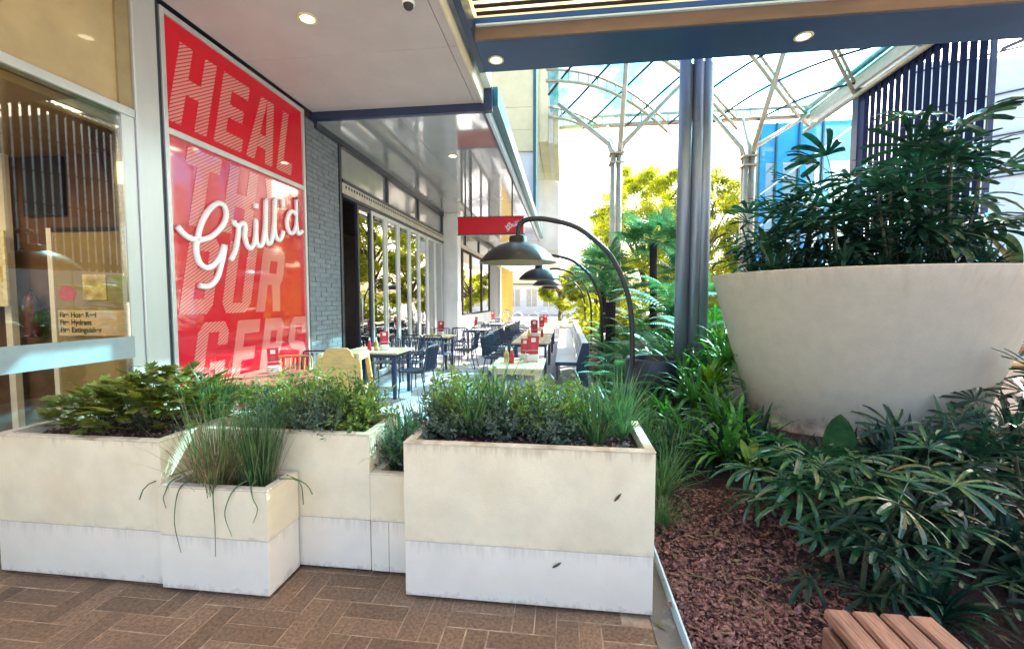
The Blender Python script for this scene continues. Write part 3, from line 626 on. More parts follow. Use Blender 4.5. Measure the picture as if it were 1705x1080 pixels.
for k in range(-1, 6):
    p = (0, 13.55 - 2.5 * k); pts = roofline(p, (1, 1), 0.05, -0.02)
    if not pts: continue
    rb = MB().tube(pts, 0.045, 8).build('rib', m_galv, gr, smooth=True)
    pts2 = roofline(p, (1, 1), 0.05, -0.34)
    MB().tube(pts2, 0.055, 8).build('lower_chord', m_galv, rb, smooth=True)
    st = MB()
    for a, b in zip(pts[1:-1], pts2[1:-1]): st.tube([a, b], 0.02, 6)
    st.build('strut', m_galv, rb)
for k in range(0, 8):
    pts = roofline((0, 13.6 + 2.4 * k), (1, -1.5), 0.04, -0.08)
    if pts: MB().tube(pts, 0.035, 8).build('rod', m_darkalu, gr, smooth=True)
MB().tube([(RX0, RY1, 8.3), (RX1, RY1, 8.3)], 0.09, 10).build('edge_beam', m_galv, gr, smooth=True)
MB().tube([(RX0, RY1, 8.65), (RX1, RY1, 8.65)], 0.06, 10).build('edge_beam', m_galv, gr, smooth=True)
es = MB()
for k in range(20): es.tube([(RX0 + k * 0.49, RY1, 8.3), (RX0 + k * 0.49, RY1, 8.65)], 0.03, 6)
es.build('edge_strut', m_galv, gr)
gt = bx('gutter_beam', m_gutter, gr, RX1, RX1 + 0.12, 5.7, RY1 + 0.3, 8.05, 8.45, bevel=0.01)
bx('gutter_flashing', m_edge, gr, RX1 + 0.121, RX1 + 0.5, 5.7, RY1 + 0.3, 8.25, 8.40)
MB().tube([(RX1 - 0.1, 5.7, 8.5), (RX1 - 0.1, RY1, 8.5)], 0.09, 10).build('edge_pipe', m_galv, gr, smooth=True)
MB().tube([(RX1 + 0.05, 9.5, 7.85), (RX1 + 0.05, RY1 + 0.3, 7.85)], 0.07, 10).build('edge_pipe', m_galv, gr, smooth=True)
# panes in the diagrid cells
def lat_pt(kk, cc_):
    c = 13.6 + 2.4 * cc_; q = 13.55 - 2.5 * kk; x = (c - q) / 2.5; return x, x + q
for k in range(-4, 9):
    for c in range(-5, 11):
        poly = [lat_pt(k, c), lat_pt(k, c + 1), lat_pt(k + 1, c + 1), lat_pt(k + 1, c)]
        for a, lo, hi, keep in ((0, RX0, 0, 1), (0, RX1, 0, -1), (1, RY0, 0, 1), (1, RY1, 0, -1)):   # clip to the roof rectangle
            out = []
            for i in range(len(poly)):
                P_, Q_ = poly[i], poly[(i + 1) % len(poly)]; pi = keep * (P_[a] - lo) >= 0; qi = keep * (Q_[a] - lo) >= 0
                if pi: out.append(P_)
                if pi != qi:
                    t = (lo - P_[a]) / (Q_[a] - P_[a]); out.append((P_[0] + (Q_[0] - P_[0]) * t, P_[1] + (Q_[1] - P_[1]) * t))
            poly = out
            if len(poly) < 3: break
        if len(poly) < 3: continue
        cx_ = sum(p[0] for p in poly) / len(poly); cy_ = sum(p[1] for p in poly) / len(poly)
        poly = [(cx_ + (x - cx_) * 0.985, cy_ + (y - cy_) * 0.985) for x, y in poly]
        v = [(x, y, rz(x, y) + 0.05) for x, y in poly] + [(cx_, cy_, rz(cx_, cy_) + 0.05)]; n = len(poly)
        MB().add(v, [(i, (i + 1) % n, n) for i in range(n)]).build('pane', g_roof, gr)
def tree_column(x, y, fork, tips, label):
    t = thing('tree_column', label, 'column', (x, y, 0), 'branching columns under the glass roof')
    for dx, dy in ((-0.1, -0.1), (0.1, -0.1), (0.1, 0.1), (-0.1, 0.1)):
        MB().tube([(x + dx, y + dy, 0), (x + dx, y + dy, fork)], 0.085, 12).build('pipe', m_galv, t, smooth=True)
    for z in (fork - 0.35, fork - 0.05):
        bx('collar', m_galv, t, x - 0.23, x + 0.23, y - 0.23, y + 0.23, z, z + 0.06)
    for (tx, ty, tz), r in tips:
        dx = 0.1 if tx > x else -0.1; dy = 0.1 if ty > y else -0.1
        a = Vector((x + dx, y + dy, fork)); b = Vector((tx, ty, tz)); q = Vector((x + dx + (tx - x) * 0.06, y + dy + (ty - y) * 0.06, fork + 0.35))
        MB().tube([a, a.lerp(q, 0.5), q, q.lerp(b, 0.1), b], [0.085, 0.085, 0.08, 0.08, r], 10).build('branch', m_galv, t, smooth=True)
tree_column(1.65, 14.7, 6.35, (((-0.25, 15.2, 8.25), .06), ((1.74, 12.9, 9.0), .07), ((1.6, 17.4, 8.3), .05), ((4.0, 15.0, 8.85), .06)), 'branching steel column nearest the shop below the glass roof')
tree_column(6.04, 15.5, 6.35, (((4.7, 16.2, 8.5), .06), ((6.1, 13.1, 8.95), .07), ((6.5, 17.3, 8.3), .05), ((8.6, 17.0, 8.2), .07)), 'branching steel column nearest the blue glass facade')

# right hand buildings
fs = thing('fin_screen', 'tall screen of dark navy vertical fins above the bowl planter palms', 'screen', (8.95, 11, 3))
fm = MB().box(-0.03, 0.0, -0.086, 0.086, 0, 5.4).mesh('fin', m_fin, bevel=0.003)
for k in range(16): link('fin', fm, fs, loc=(9.0, 10.84 + k * 0.245, 2.6), world=True)
bx('top_rail', m_navy, fs, 9.03, 9.10, 10.72, 14.7, 7.7, 7.95); bx('bottom_rail', m_navy, fs, 9.03, 9.10, 10.72, 14.7, 2.7, 2.9)
bx('end_post', m_navy, fs, 8.86, 9.1, 14.72, 15.0, 0, 8.04); bx('end_post', m_navy, fs, 9.0, 9.1, 10.66, 10.72, 0, 8.04)
bf = thing('blue_facade', 'bright blue glass facade with white windows beyond the branching column', 'building', (10, 18, 0))
FX = [7.95, 8.62, 9.5, 10.4, 11.5]
bx('core', m_wall, bf, 9.5, 14, 19.62, 24, 0, 8.7)
for k in range(4):
    a, b = FX[k], FX[k + 1]
    bx('mullion', m_teal, bf, a - 0.03, a + 0.03, 19.300, 19.500, 0, 8.85)
    bx('spandrel', m_bluegl, bf, a + 0.031, b - 0.031, 19.380, 19.590, 7.25, 8.84)
    bx('blue_strip', m_bluegl, bf, a + 0.031, a + 0.30, 19.380, 19.590, 0, 7.249)
    wn = bx('window', m_wall, bf, a + 0.301, b - 0.031, 19.420, 19.580, 0, 7.249)
    bx('pane', g_wall, wn, a + 0.32, b - 0.05, 19.390, 19.400, 2.2, 7.2)
    bx('window_bar', m_edge, wn, a + 0.31, b - 0.04, 19.385, 19.415, 5.4, 5.46)
for (za, zb) in ((5.9, 8.6), (4.6, 7.0), (3.6, 4.9)): MB().bar((7.95, 19.200, za), (11.5, 19.200, zb), 0.05, 0.07).build('brace', m_edge, bf)
gw = thing('glass_hall', 'pale glass hall with thin dark bars at the far right', 'building', (16, 14, 0))
for i in range(6):
    for j in range(5):
        bx('pane', m_edge, gw, 11.6 + i * 2.2 + 0.03, 11.6 + (i + 1) * 2.2 - 0.03, 16.6, 16.63, j * 1.9 + 0.03, (j + 1) * 1.9 - 0.03)
bx('backing', m_wall, gw, 11.5, 25, 16.64, 16.8, 0, 9.6)
for i in range(5): MB().bar((11.6, 16.5, 4 + i * 1.3), (24.8, 16.5, 5.5 + i * 1.6), 0.05, 0.05).build('brace', m_darkalu, gw)
for i in range(5): MB().bar((11.7 + i * 2.5, 16.5, 9.8), (11.8 + i * 2.2, 8.0, 8.6), 0.06, 0.1).build('rafter', m_darkalu, gw)

# far pavilion
pvl = thing('far_pavilion', 'low white pavilion with dark windows at the far end of terrace', 'building', (-1, 46, 0))
bx('wall', m_wall, pvl, -9, 7, 46, 52, 0, 3.2)
bx('roof', m_yellowp, pvl, -9.6, 7.6, 45.2, 53, 3.3, 3.8)
for k in range(8):
    w_ = bx('window', m_header, pvl, -7.6 + k * 1.8, -6.5 + k * 1.8, 45.96, 45.999, 0.9, 2.7)
    bx('window_bar', m_whitepaint, w_, -7.08 + k * 1.8, -7.02 + k * 1.8, 45.94, 45.959, 0.9, 2.7)

# ================================================================== PLANTER BOXES
def planter(x0, x1, y0, y1, h, label, split=None, t=0.045, fill=0.06):
    p = thing('planter_box', label, 'planter', ((x0 + x1) / 2, (y0 + y1) / 2, 0))
    dv = 0.318
    up = MB(); z0, z1 = dv + 0.004, h - 0.012
    up.box(x0, x1, y0, y0 + t, z0, z1); up.box(x0, x1, y1 - t, y1, z0, z1); up.box(x0, x0 + t, y0 + t, y1 - t, z0, z1); up.box(x1 - t, x1, y0 + t, y1 - t, z0, z1)
    up.build('upper_wall', m_cream, p)
    lo = [x0] + (split or []) + [x1]
    for a, b in zip(lo[:-1], lo[1:]): bx('base_panel', m_white, p, a + 0.001, b - 0.002, y0 + 0.001, y1 - 0.001, 0.02, dv, bevel=0.002)
    rm = MB(); e = 0.002
    rm.box(x0 - e, x1 + e, y0 - e, y0 + t + e, z1, h); rm.box(x0 - e, x1 + e, y1 - t - e, y1 + e, z1, h)
    rm.box(x0 - e, x0 + t + e, y0 + t + e, y1 - t - e, z1, h); rm.box(x1 - t - e, x1 + e, y0 + t + e, y1 - t - e, z1, h)
    rm.build('rim', m_rim, p, bevel=0.003)
    bx('soil', m_soil, p, x0 + t, x1 - t, y0 + t, y1 - t, dv + 0.1, h - fill)
    bx('plinth', m_darkalu, p, x0 + 0.03, x1 - 0.03, y0 + 0.03, y1 - 0.03, 0, 0.02)
    return p
planter(-3.27, -2.192, 2.075, 2.72, 0.83, 'long cream planter box of leafy shrubs at the far left')
planter(-2.188, -1.548, 2.050, 2.318, 0.597, 'small low cream planter box of grasses in front')
planter(-2.188, -1.112, 2.332, 2.80, 0.828, 'middle cream planter box set back behind the small low one')
planter(-1.108, -0.842, 2.328, 2.80, 0.604, 'narrow low planter box squeezed between two taller boxes', split=[-1.0])
planter(-0.836, 0.452, 2.154, 2.70, 0.855, 'largest cream planter box with white base beside the mulch bed')
sc1 = []
for (x0, x1, y0, y1, z) in ((-3.2, -2.25, 2.13, 2.66, 0.77), (-2.13, -1.6, 2.1, 2.26, 0.538), (-2.1, -1.16, 2.39, 2.74, 0.77), (-1.05, -0.89, 2.38, 2.74, 0.545), (-0.78, 0.40, 2.21, 2.65, 0.796)):
    sc1.append(chips(900 if x1 - x0 > 0.6 else 350, (x0, x1, y0, y1), lambda a, b, z=z: z))
tag(link('planter_mulch', quads_mesh('planter_mulch', np.concatenate(sc1), m_chip), None, 'stuff'), 'bark chips spread on the soil of the planter boxes', 'mulch')

# bowl planter
BC = (2.91, 4.79)
bw = thing('bowl_planter', 'huge grey concrete bowl planter full of dark palms on the right', 'planter', (BC[0], BC[1], 0.3))
prof = [(0.86, 0.20), (0.90, 0.36)]
for k in range(13):
    t = k / 12; prof.append((0.90 + 0.40 * t, 0.36 + 1.49 * t))
prof += [(1.295, 1.862), (1.265, 1.865), (1.25, 1.85), (1.20, 1.70)]
MB().lathe(prof, 96, (BC[0], BC[1], 0)).build('shell', m_bowl, bw, smooth=True)
MB().lathe([(1.215, 1.74), (0.6, 1.77), (0.01, 1.78)], 64, (BC[0], BC[1], 0)).build('soil', m_soil, bw, smooth=True)

# dark pot in the ferns
pt_ = thing('round_pot', 'dark round pot among the ferns behind the nearest arc lamp', 'pot', (1.15, 5.75, 0.05))
MB().lathe([(0.18, 0.05), (0.30, 0.25), (0.36, 0.55), (0.35, 0.82), (0.33, 0.86), (0.29, 0.84), (0.30, 0.6)], 40, (1.15, 5.75, 0)).build('shell', m_pot, pt_, smooth=True)
MB().lathe([(0.30, 0.74), (0.01, 0.76)], 32, (1.15, 5.75, 0)).build('soil', m_soil, pt_)

# ================================================================== ARC LAMPS
def make_lamp():
    t = thing('arc_lamp', 'dark arching lamp', 'lamp', (0, 0, 0), 'arching lamps along the terrace edge')
    arc = [(0.78, 0.02), (0.78, 0.82), (0.762, 1.40), (0.70, 1.72), (0.60, 1.96), (0.46, 2.17), (0.15, 2.42), (-0.20, 2.525), (-0.42, 2.53), (-0.51, 2.48), (-0.535, 2.40), (-0.54, 2.30)]
    arc = smoothline([(a - 0.78, b) for a, b in arc], 4)
    MB().tube([(x, 0, z) for x, z in arc], 0.030, 12).build('arm', m_lamp, t, smooth=True)
    MB().lathe([(0.001, 0.0), (0.18, 0.0), (0.18, 0.03), (0.03, 0.05)], 24).build('base', m_lamp, t)
    c = (-1.32, 0, 0)
    sh = MB().lathe([(0.06, 2.345), (0.10, 2.335), (0.105, 2.27), (0.13, 2.262), (0.22, 2.235), (0.31, 2.185), (0.385, 2.12), (0.432, 2.065), (0.45, 2.035), (0.452, 2.03)], 48, c).build('lamp_shade', m_lamp, t, smooth=True)
    MB().lathe([(0.448, 2.03), (0.425, 2.062), (0.38, 2.11), (0.30, 2.175), (0.21, 2.225), (0.01, 2.25)], 48, c).build('shade_lining', m_lampin, sh, smooth=True)
    MB().lathe([(0.001, 2.09), (0.04, 2.10), (0.055, 2.14), (0.04, 2.18), (0.02, 2.22)], 20, c).build('bulb', m_paper, sh, smooth=True)
    return t
K = Kind(make_lamp())
for y, l in ((5.06, 'nearest and largest arching lamp with dark dome shade beside the ferns'), (9.25, 'second arching lamp behind the nearest dome shade'), (13.2, 'third arching lamp beyond two dome shades over the benches'), (17.4, 'farthest and smallest arching lamp near the yellow lattice')):
    K.put((0.78 + (y - 5) * 0.004, y, 0), label=l)

# ================================================================== TERRACE FURNITURE
bn = thing('terrace_bench', 'long pale fixed bench with dark end panel along the garden edge', 'bench', (0.1, 8, 0))
for k in range(8):
    bx('seat_panel', m_seatpan, bn, -0.16, 0.25, 8.02 + k * 1.15, 8.02 + (k + 1) * 1.15 - 0.012, 0.40, 0.45, bevel=0.006)
bx('front_board', m_navy, bn, -0.14, -0.11, 8.05, 17.2, 0.10, 0.395); bx('seat_edge', m_navy, bn, -0.16, 0.25, 7.985, 8.018, 0.385, 0.45)
for k, (a, b) in enumerate(((0.47, 0.565), (0.575, 0.67), (0.68, 0.775))): bx('back_plank', m_seatpan, bn, 0.262 + k * 0.03, 0.30 + k * 0.03, 8.03, 17.2, a, b, bevel=0.004)
bx('top_cap', m_whitepaint, bn, 0.33, 0.45, 8.03, 17.2, 0.78, 0.81, bevel=0.004)
e_ = MB(); e_.add([(0.23, 7.99, 0.0), (0.45, 7.99, 0.0), (0.455, 7.99, 0.81), (0.34, 7.99, 0.81), (0.23, 7.99, 0.44), (0.23, 8.025, 0.0), (0.45, 8.025, 0.0), (0.455, 8.025, 0.81), (0.34, 8.025, 0.81), (0.23, 8.025, 0.44)],
          [(0, 1, 2, 3, 4), (9, 8, 7, 6, 5)] + [(i, 5 + i, 5 + (i + 1) % 5, (i + 1) % 5) for i in range(5)])
e_.build('end_panel', m_navy, bn)
def slat_table(x0, x1, y0, y1, h, m, label, group=None, along='y', n=6, legm=None):
    t = thing('dining_table', label, 'table', ((x0 + x1) / 2, (y0 + y1) / 2, 0), group)
    for k in range(n):
        if along == 'y':
            a = x0 + (x1 - x0) * k / n; b = x0 + (x1 - x0) * (k + 1) / n - 0.008; bx('plank', m, t, a, b, y0, y1, h - 0.03, h, bevel=0.003)
        else:
            a = y0 + (y1 - y0) * k / n; b = y0 + (y1 - y0) * (k + 1) / n - 0.008; bx('plank', m, t, x0, x1, a, b, h - 0.03, h, bevel=0.003)
    bx('apron', legm or m_navy, t, x0 + 0.06, x1 - 0.06, y0 + 0.06, y1 - 0.06, h - 0.09, h - 0.031)
    for x in (x0 + 0.06, x1 - 0.11):
        for y in (y0 + 0.06, y1 - 0.11): bx('leg', legm or m_navy, t, x, x + 0.05, y, y + 0.05, 0, h - 0.091)
    return t
slat_table(-0.95, -0.25, 5.3, 6.3, 0.75, m_timber, 'pale plank table nearest the big planter box by the bench', 'plank tables along the bench', legm=m_timber)
slat_table(-1.04, -0.28, 8.5, 10.7, 0.75, m_timber, 'long plank table at the near end of the fixed bench', 'plank tables along the bench')
slat_table(-1.04, -0.28, 11.0, 13.2, 0.75, m_timber, 'middle long plank table along the fixed bench', 'plank tables along the bench')
slat_table(-1.04, -0.28, 13.6, 15.8, 0.75, m_timber, 'farthest long plank table along the fixed bench', 'plank tables along the bench')
slat_table(-3.4, -2.62, 9.6, 10.35, 0.75, m_timber, 'square pale table between chairs outside the folding doors', 'square tables outside the doors', n=5)
slat_table(-2.95, -2.2, 12.1, 12.85, 0.75, m_seatpan, 'square pale table beside the white projecting pier', 'square tables outside the doors', n=5)
slat_table(-3.0, -2.2, 15.1, 15.9, 0.75, m_seatpan, 'farthest small square table outside the shop windows', 'square tables outside the doors', n=5)
slat_table(-3.60, -2.62, 6.55, 7.35, 0.76, m_timber, 'pale table behind the honey wooden high chair', 'square tables outside the doors', n=6)
slat_table(-3.72, -2.72, 4.0, 4.95, 0.74, m_redwood, 'reddish slatted table in front of the red panel', None, along='x', n=8)
def make_chair(m, name='slat_chair'):
    t = thing(name, 'chair', 'chair', (0, 0, 0))
    # faces +X; back at -X
    for k in range(6):
        y = -0.18 + k * 0.072
        bx('seat_slat', m, t, -0.2, 0.22, y - 0.024, y + 0.024, 0.43, 0.445)
    bslat = MB().bar((0, 0, 0), (-0.07, 0, 0.36), 0.036, 0.010).mesh('back_slat', m)
    for k in range(7): link('back_slat', bslat, t, loc=(-0.215, -0.183 + k * 0.061, 0.46))
    MB().tube(smoothline2([(0.22, -0.215, 0.435), (-0.2, -0.215, 0.435), (-0.245, -0.215, 0.60), (-0.285, -0.215, 0.80), (-0.295, -0.17, 0.845), (-0.297, 0, 0.85), (-0.295, 0.17, 0.845), (-0.285, 0.215, 0.80), (-0.245, 0.215, 0.60), (-0.2, 0.215, 0.435), (0.22, 0.215, 0.435)]), 0.013, 6).build('frame', m, t, smooth=True)
    for s in (-1, 1):
        MB().tube([(0.2, 0.205 * s, 0.43), (0.23, 0.215 * s, 0)], 0.012, 6).build('leg', m, t)
        MB().tube([(-0.18, 0.205 * s, 0.43), (-0.26, 0.215 * s, 0)], 0.012, 6).build('leg', m, t)
        MB().tube(smoothline2([(-0.265, 0.215 * s, 0.68), (-0.05, 0.24 * s, 0.67), (0.14, 0.24 * s, 0.655), (0.19, 0.235 * s, 0.62), (0.21, 0.22 * s, 0.44)]), 0.012, 6).build('arm', m, t, smooth=True)
    return t
def smoothline2(p, k=3):
    o = []
    for i in range(len(p) - 1):
        a = p[max(0, i - 1)]; b = p[i]; c = p[i + 1]; d = p[min(len(p) - 1, i + 2)]
        for s in range(k):
            t = s / k; o.append(tuple(0.5 * (2 * b[j] + (c[j] - a[j]) * t + (2 * a[j] - 5 * b[j] + 4 * c[j] - d[j]) * t * t + (3 * b[j] - a[j] - 3 * c[j] + d[j]) * t ** 3) for j in range(3)))
    return o + [p[-1]]
KC = Kind(make_chair(m_chair))
for y, o in zip((8.75, 9.3, 9.85, 10.4), ('nearest', 'second', 'third', 'last')): KC.put((-1.32 + random.uniform(-.08, .08), y, 0), random.uniform(-.3, .3), 1, o + ' dark slatted chair along the near plank table opposite the bench', 'chairs at the near plank table')
for y, o in zip((11.3, 11.9, 12.5, 13.0), ('nearest', 'second', 'third', 'last')): KC.put((-1.34 + random.uniform(-.1, .1), y, 0), random.uniform(-.35, .35), 1, o + ' dark slatted chair along the middle plank table opposite the bench', 'chairs at the middle plank table')
for y, o in zip((13.9, 14.6, 15.3), ('nearest', 'middle', 'last')): KC.put((-1.34 + random.uniform(-.1, .1), y, 0), random.uniform(-.35, .35), 1, o + ' dark slatted chair along the farthest plank table opposite the bench', 'chairs at the farthest plank table')
for x, y, r, l in ((-3.22, 9.15, 90, 'dark slatted chair with back to camera, left of pair at square pale table'), (-2.72, 9.1, 84, 'dark slatted chair with back to camera, right of pair at square pale table'),
                   (-3.2, 10.8, -90, 'dark slatted chair facing us behind the square pale table, doorside'), (-2.75, 10.85, -95, 'dark slatted chair facing us behind the square pale table, aisle side'),
                   (-2.3, 9.95, 180, 'dark slatted chair at the aisle side of square pale table'),
                   (-2.78, 11.65, 90, 'dark slatted chair in front of the table by the white pier, doorside'), (-2.3, 11.7, 95, 'dark slatted chair in front of the table by the white pier, aisle side'),
                   (-1.95, 12.5, 180, 'dark slatted chair on the aisle side of the table by the white pier'), (-2.6, 13.3, -90, 'dark slatted chair behind the table by the white pier'),
                   (-2.9, 14.7, 90, 'dark slatted chair before the farthest square table, windowside'), (-2.35, 14.7, 90, 'dark slatted chair before the farthest square table, aisle side'),
                   (-1.9, 15.5, 180, 'dark slatted chair at the aisle side of the farthest square table'), (-2.6, 16.4, -90, 'dark slatted chair behind the farthest square table'),
                   (-2.42, 6.9, 172, 'dark slatted chair at the end of the table behind high chair'), (-2.9, 7.8, -90, 'dark slatted chair beyond the table behind high chair'), (-3.35, 7.75, -86, 'dark slatted chair nearest the open folding door')):
    KC.put((x, y, 0), R(r), 1, l, 'dark chairs at the square tables')
KW = Kind(make_chair(m_wine))
KW.put((-3.55, 5.65, 0), R(-80), 1, 'wine red slatted chair behind the reddish table by red panel', None)
KW2 = Kind(make_chair(m_honey))
KW2.put((-3.02, 5.02, 0), R(-95), 1, 'honey coloured slatted chair behind the reddish table', None)
KW2.put((-3.52, 5.12, 0), R(-75), 1, 'honey coloured slatted chair close against the red panel', None)
# wooden high chair
hc = thing('high_chair', 'honey wooden high chair with curved back panel beyond the planters', 'high chair', (-2.42, 4.5, 0))
def hcp(p): # local frame: faces +Y then turned
    a = R(12); x, y, z = p; return (-2.42 + x * math.cos(a) - y * math.sin(a), 4.5 + x * math.sin(a) + y * math.cos(a), z)
for sx in (-1, 1):
    MB().bar(hcp((sx * 0.30, -0.30, 0)), hcp((sx * 0.20, -0.17, 1.02)), 0.045, 0.03).build('leg', m_honey, hc)
    MB().bar(hcp((sx * 0.30, 0.34, 0)), hcp((sx * 0.20, 0.21, 0.98)), 0.045, 0.03).build('leg', m_honey, hc)
    MB().bar(hcp((sx * 0.205, -0.2, 0.985)), hcp((sx * 0.205, 0.24, 0.985)), 0.03, 0.07).build('arm_rail', m_timber, hc)
    MB().bar(hcp((sx * 0.25, -0.22, 0.62)), hcp((sx * 0.25, 0.27, 0.62)), 0.03, 0.06).build('side_rail', m_timber, hc)
bp_ = MB(); pr = [(-0.23, 0.62), (0.23, 0.62), (0.235, 0.93), (0.20, 0.97), (0.155, 1.0), (0.13, 1.06), (0.09, 1.09), (-0.09, 1.09), (-0.13, 1.06), (-0.155, 1.0), (-0.20, 0.97), (-0.235, 0.93)]
n_ = len(pr); bp_.add([hcp((x, -0.20 - 0.02 * (z - 0.6), z)) for x, z in pr] + [hcp((x, -0.175 - 0.02 * (z - 0.6), z)) for x, z in pr], [tuple(range(n_)), tuple(range(2 * n_ - 1, n_ - 1, -1))] + [(i, n_ + i, n_ + (i + 1) % n_, (i + 1) % n_) for i in range(n_)])
bp_.build('back_panel', m_honey, hc)
st_ = MB(); st_.add([hcp(p) for p in ((-0.22, -0.2, 0.60), (0.22, -0.2, 0.60), (0.22, 0.2, 0.60), (-0.22, 0.2, 0.60), (-0.22, -0.2, 0.618), (0.22, -0.2, 0.618), (0.22, 0.2, 0.618), (-0.22, 0.2, 0.618))],
     [(0, 3, 2, 1), (4, 5, 6, 7), (0, 1, 5, 4), (1, 2, 6, 5), (2, 3, 7, 6), (3, 0, 4, 7)]); st_.build('seat', m_honey, hc)
MB().bar(hcp((-0.22, 0.22, 0.96)), hcp((0.22, 0.22, 0.96)), 0.05, 0.05).build('tray_rail', m_timber, hc)
# menu holders with red cards
def make_menu():
    t = thing('menu_holder', 'menu', 'menu', (0, 0, 0))
    bx('caddy', m_paper, t, -0.07, 0.07, -0.05, 0.05, 0, 0.09, bevel=0.006)
    MB().tube([(-0.09, -0.02, 0.0), (-0.10, -0.03, 0.13), (-0.06, -0.05, 0.15), (0.06, -0.05, 0.15), (0.10, -0.03, 0.13), (0.09, -0.02, 0)], 0.004, 6).build('wire_rack', m_alu, t)
    c = MB().add([(-0.065, 0.01, 0.08), (0.065, 0.01, 0.08), (0.072, 0.03, 0.33), (-0.072, 0.03, 0.33), (-0.065, 0.018, 0.08), (0.065, 0.018, 0.08), (0.072, 0.038, 0.33), (-0.072, 0.038, 0.33)],
             [(0, 3, 2, 1), (4, 5, 6, 7), (0, 1, 5, 4), (1, 2, 6, 5), (2, 3, 7, 6), (3, 0, 4, 7)]).build('card', m_menu, t)
    MB().add([(-0.03, 0.0215, 0.25), (0.03, 0.0215, 0.25), (0.03, 0.0255, 0.305), (-0.03, 0.0255, 0.305)], [(0, 3, 2, 1)]).build('printed_block', m_paper, c)
    p2 = MB()
    for k in range(4): p2.add([(-0.03, 0.011 + 0.002 * k, 0.14 + k * 0.022), (0.03 - 0.008 * (k % 2), 0.011 + 0.002 * k, 0.14 + k * 0.022), (0.03 - 0.008 * (k % 2), 0.0118 + 0.002 * k, 0.15 + k * 0.022), (-0.03, 0.0118 + 0.002 * k, 0.15 + k * 0.022)], [(0, 3, 2, 1)])
    p2.build('printed_rule', m_pinkred, c)
    return t
KM = Kind(make_menu())
for x, y, z, s, l in ((-3.42, 4.72, 0.74, 1.0, 'red menu card in a white holder on the reddish table'), (-2.98, 6.9, 0.76, 1.0, 'red menu card on the table behind the wooden high chair'),
                      (-0.42, 5.95, 0.75, 1.0, 'red menu card on the nearest plank table by the bench'), (-0.56, 6.15, 0.75, 0.9, 'second red menu card tilted on the nearest plank table'),
                      (-0.66, 9.75, 0.75, 1.1, 'red menu card on the near long plank table'), (-0.62, 11.9, 0.75, 1.1, 'red menu card on the middle long plank table'), (-0.60, 14.2, 0.75, 1.1, 'red menu card on the farthest long plank table'),
                      (-2.92, 10.0, 0.75, 1.1, 'red menu card on the square table by the folding doors'), (-2.6, 12.5, 0.75, 1.2, 'red menu card on the square table by the white pier'), (-2.6, 15.5, 0.75, 1.3, 'red menu card on the farthest square table')):
    KM.put((x, y, z), random.uniform(-0.9, 0.9), s * random.uniform(.85, 1.1), l, 'menu cards on the tables')
def make_bottle(m):
    t = thing('sauce_bottle', 'bottle', 'bottle', (0, 0, 0), 'sauce bottles on the plank tables')
    MB().lathe([(0.001, 0), (0.032, 0.0), (0.034, 0.02), (0.034, 0.12), (0.016, 0.155), (0.014, 0.17)], 16).build('body', m, t, smooth=True)
    MB().lathe([(0.015, 0.171), (0.015, 0.19), (0.004, 0.22), (0.001, 0.22)], 12).build('cap', m_whitepaint, t)
    return t
KB1 = Kind(make_bottle(m_menu)); KB2 = Kind(make_bottle(m_photo))
for kb, x, y, z, l in ((KB1, -0.70, 5.75, 0.75, 'red sauce bottle on the nearest plank table by the bench'), (KB2, -0.78, 5.82, 0.75, 'yellow sauce bottle on the nearest plank table by the bench'), (KB1, -0.50, 9.9, 0.75, 'red sauce bottle on the near long plank table'), (KB2, -0.78, 9.6, 0.75, 'yellow sauce bottle on the near long plank table'),
                       (KB1, -3.2, 6.8, 0.76, 'red sauce bottle on the table behind the high chair'), (KB2, -3.12, 6.88, 0.76, 'yellow sauce bottle on the table behind the high chair'), (KB2, -3.1, 9.9, 0.75, 'yellow sauce bottle on the square table by the folding doors')): kb.put((x, y, z), 0, 1, l)
# round wreath-backed chairs far away
def make_round():
    t = thing('round_chair', 'white wire chair with round back near the far pavilion', 'chair', (0, 0, 0), 'round backed chairs at the far end')
    MB().tube([(0.24 * math.cos(a * math.pi / 10), 0, 0.85 + 0.24 * math.sin(a * math.pi / 10)) for a in range(21)], 0.025, 6).build('backrest', m_whitepaint, t)
    MB().lathe([(0.001, 0.45), (0.24, 0.45), (0.24, 0.42), (0.001, 0.42)], 20, (0, -0.22, 0)).build('seat', m_header, t)
    for x in (-0.16, 0.16):
        for y in (-0.38, -0.06): MB().tube([(x, y, 0.42), (x * 1.2, y, 0)], 0.014, 6).build('leg', m_whitepaint, t)
    return t
KR = Kind(make_round())
for x, y in ((-1.9, 17.6), (-1.3, 18.2), (-2.6, 18.6), (-0.9, 19.4), (-2.1, 20.4), (-1.5, 21.6), (0.1, 19.0), (-2.9, 22.0)): KR.put((x, y, 0), random.uniform(-0.4, 0.4))
# foreground timber bench (bottom right)
fb = thing('timber_bench', 'reddish slatted timber bench at the bottom right corner', 'bench', (1.15, 1.0, 0))
for k in range(4):
    x = 0.972 + k * 0.095
    bx('seat_slat', m_bench, fb, x, x + 0.085, -0.2, 1.69, 0.405, 0.45, bevel=0.010)
for k in range(3): bx('side_board', m_bench, fb, 0.965, 0.995, -0.2, 1.68, 0.29 - k * 0.105, 0.385 - k * 0.105, bevel=0.008)
for k in range(3): bx('side_board', m_bench, fb, 1.315, 1.345, -0.2, 1.68, 0.29 - k * 0.105, 0.385 - k * 0.105, bevel=0.008)
bx('end_board', m_bench, fb, 0.996, 1.314, 1.64, 1.68, 0.08, 0.40, bevel=0.006)
bx('frame', m_darkalu, fb, 1.0, 1.31, 0.2, 0.26, 0, 0.40); bx('frame', m_darkalu, fb, 1.0, 1.31, 1.3, 1.36, 0, 0.40)
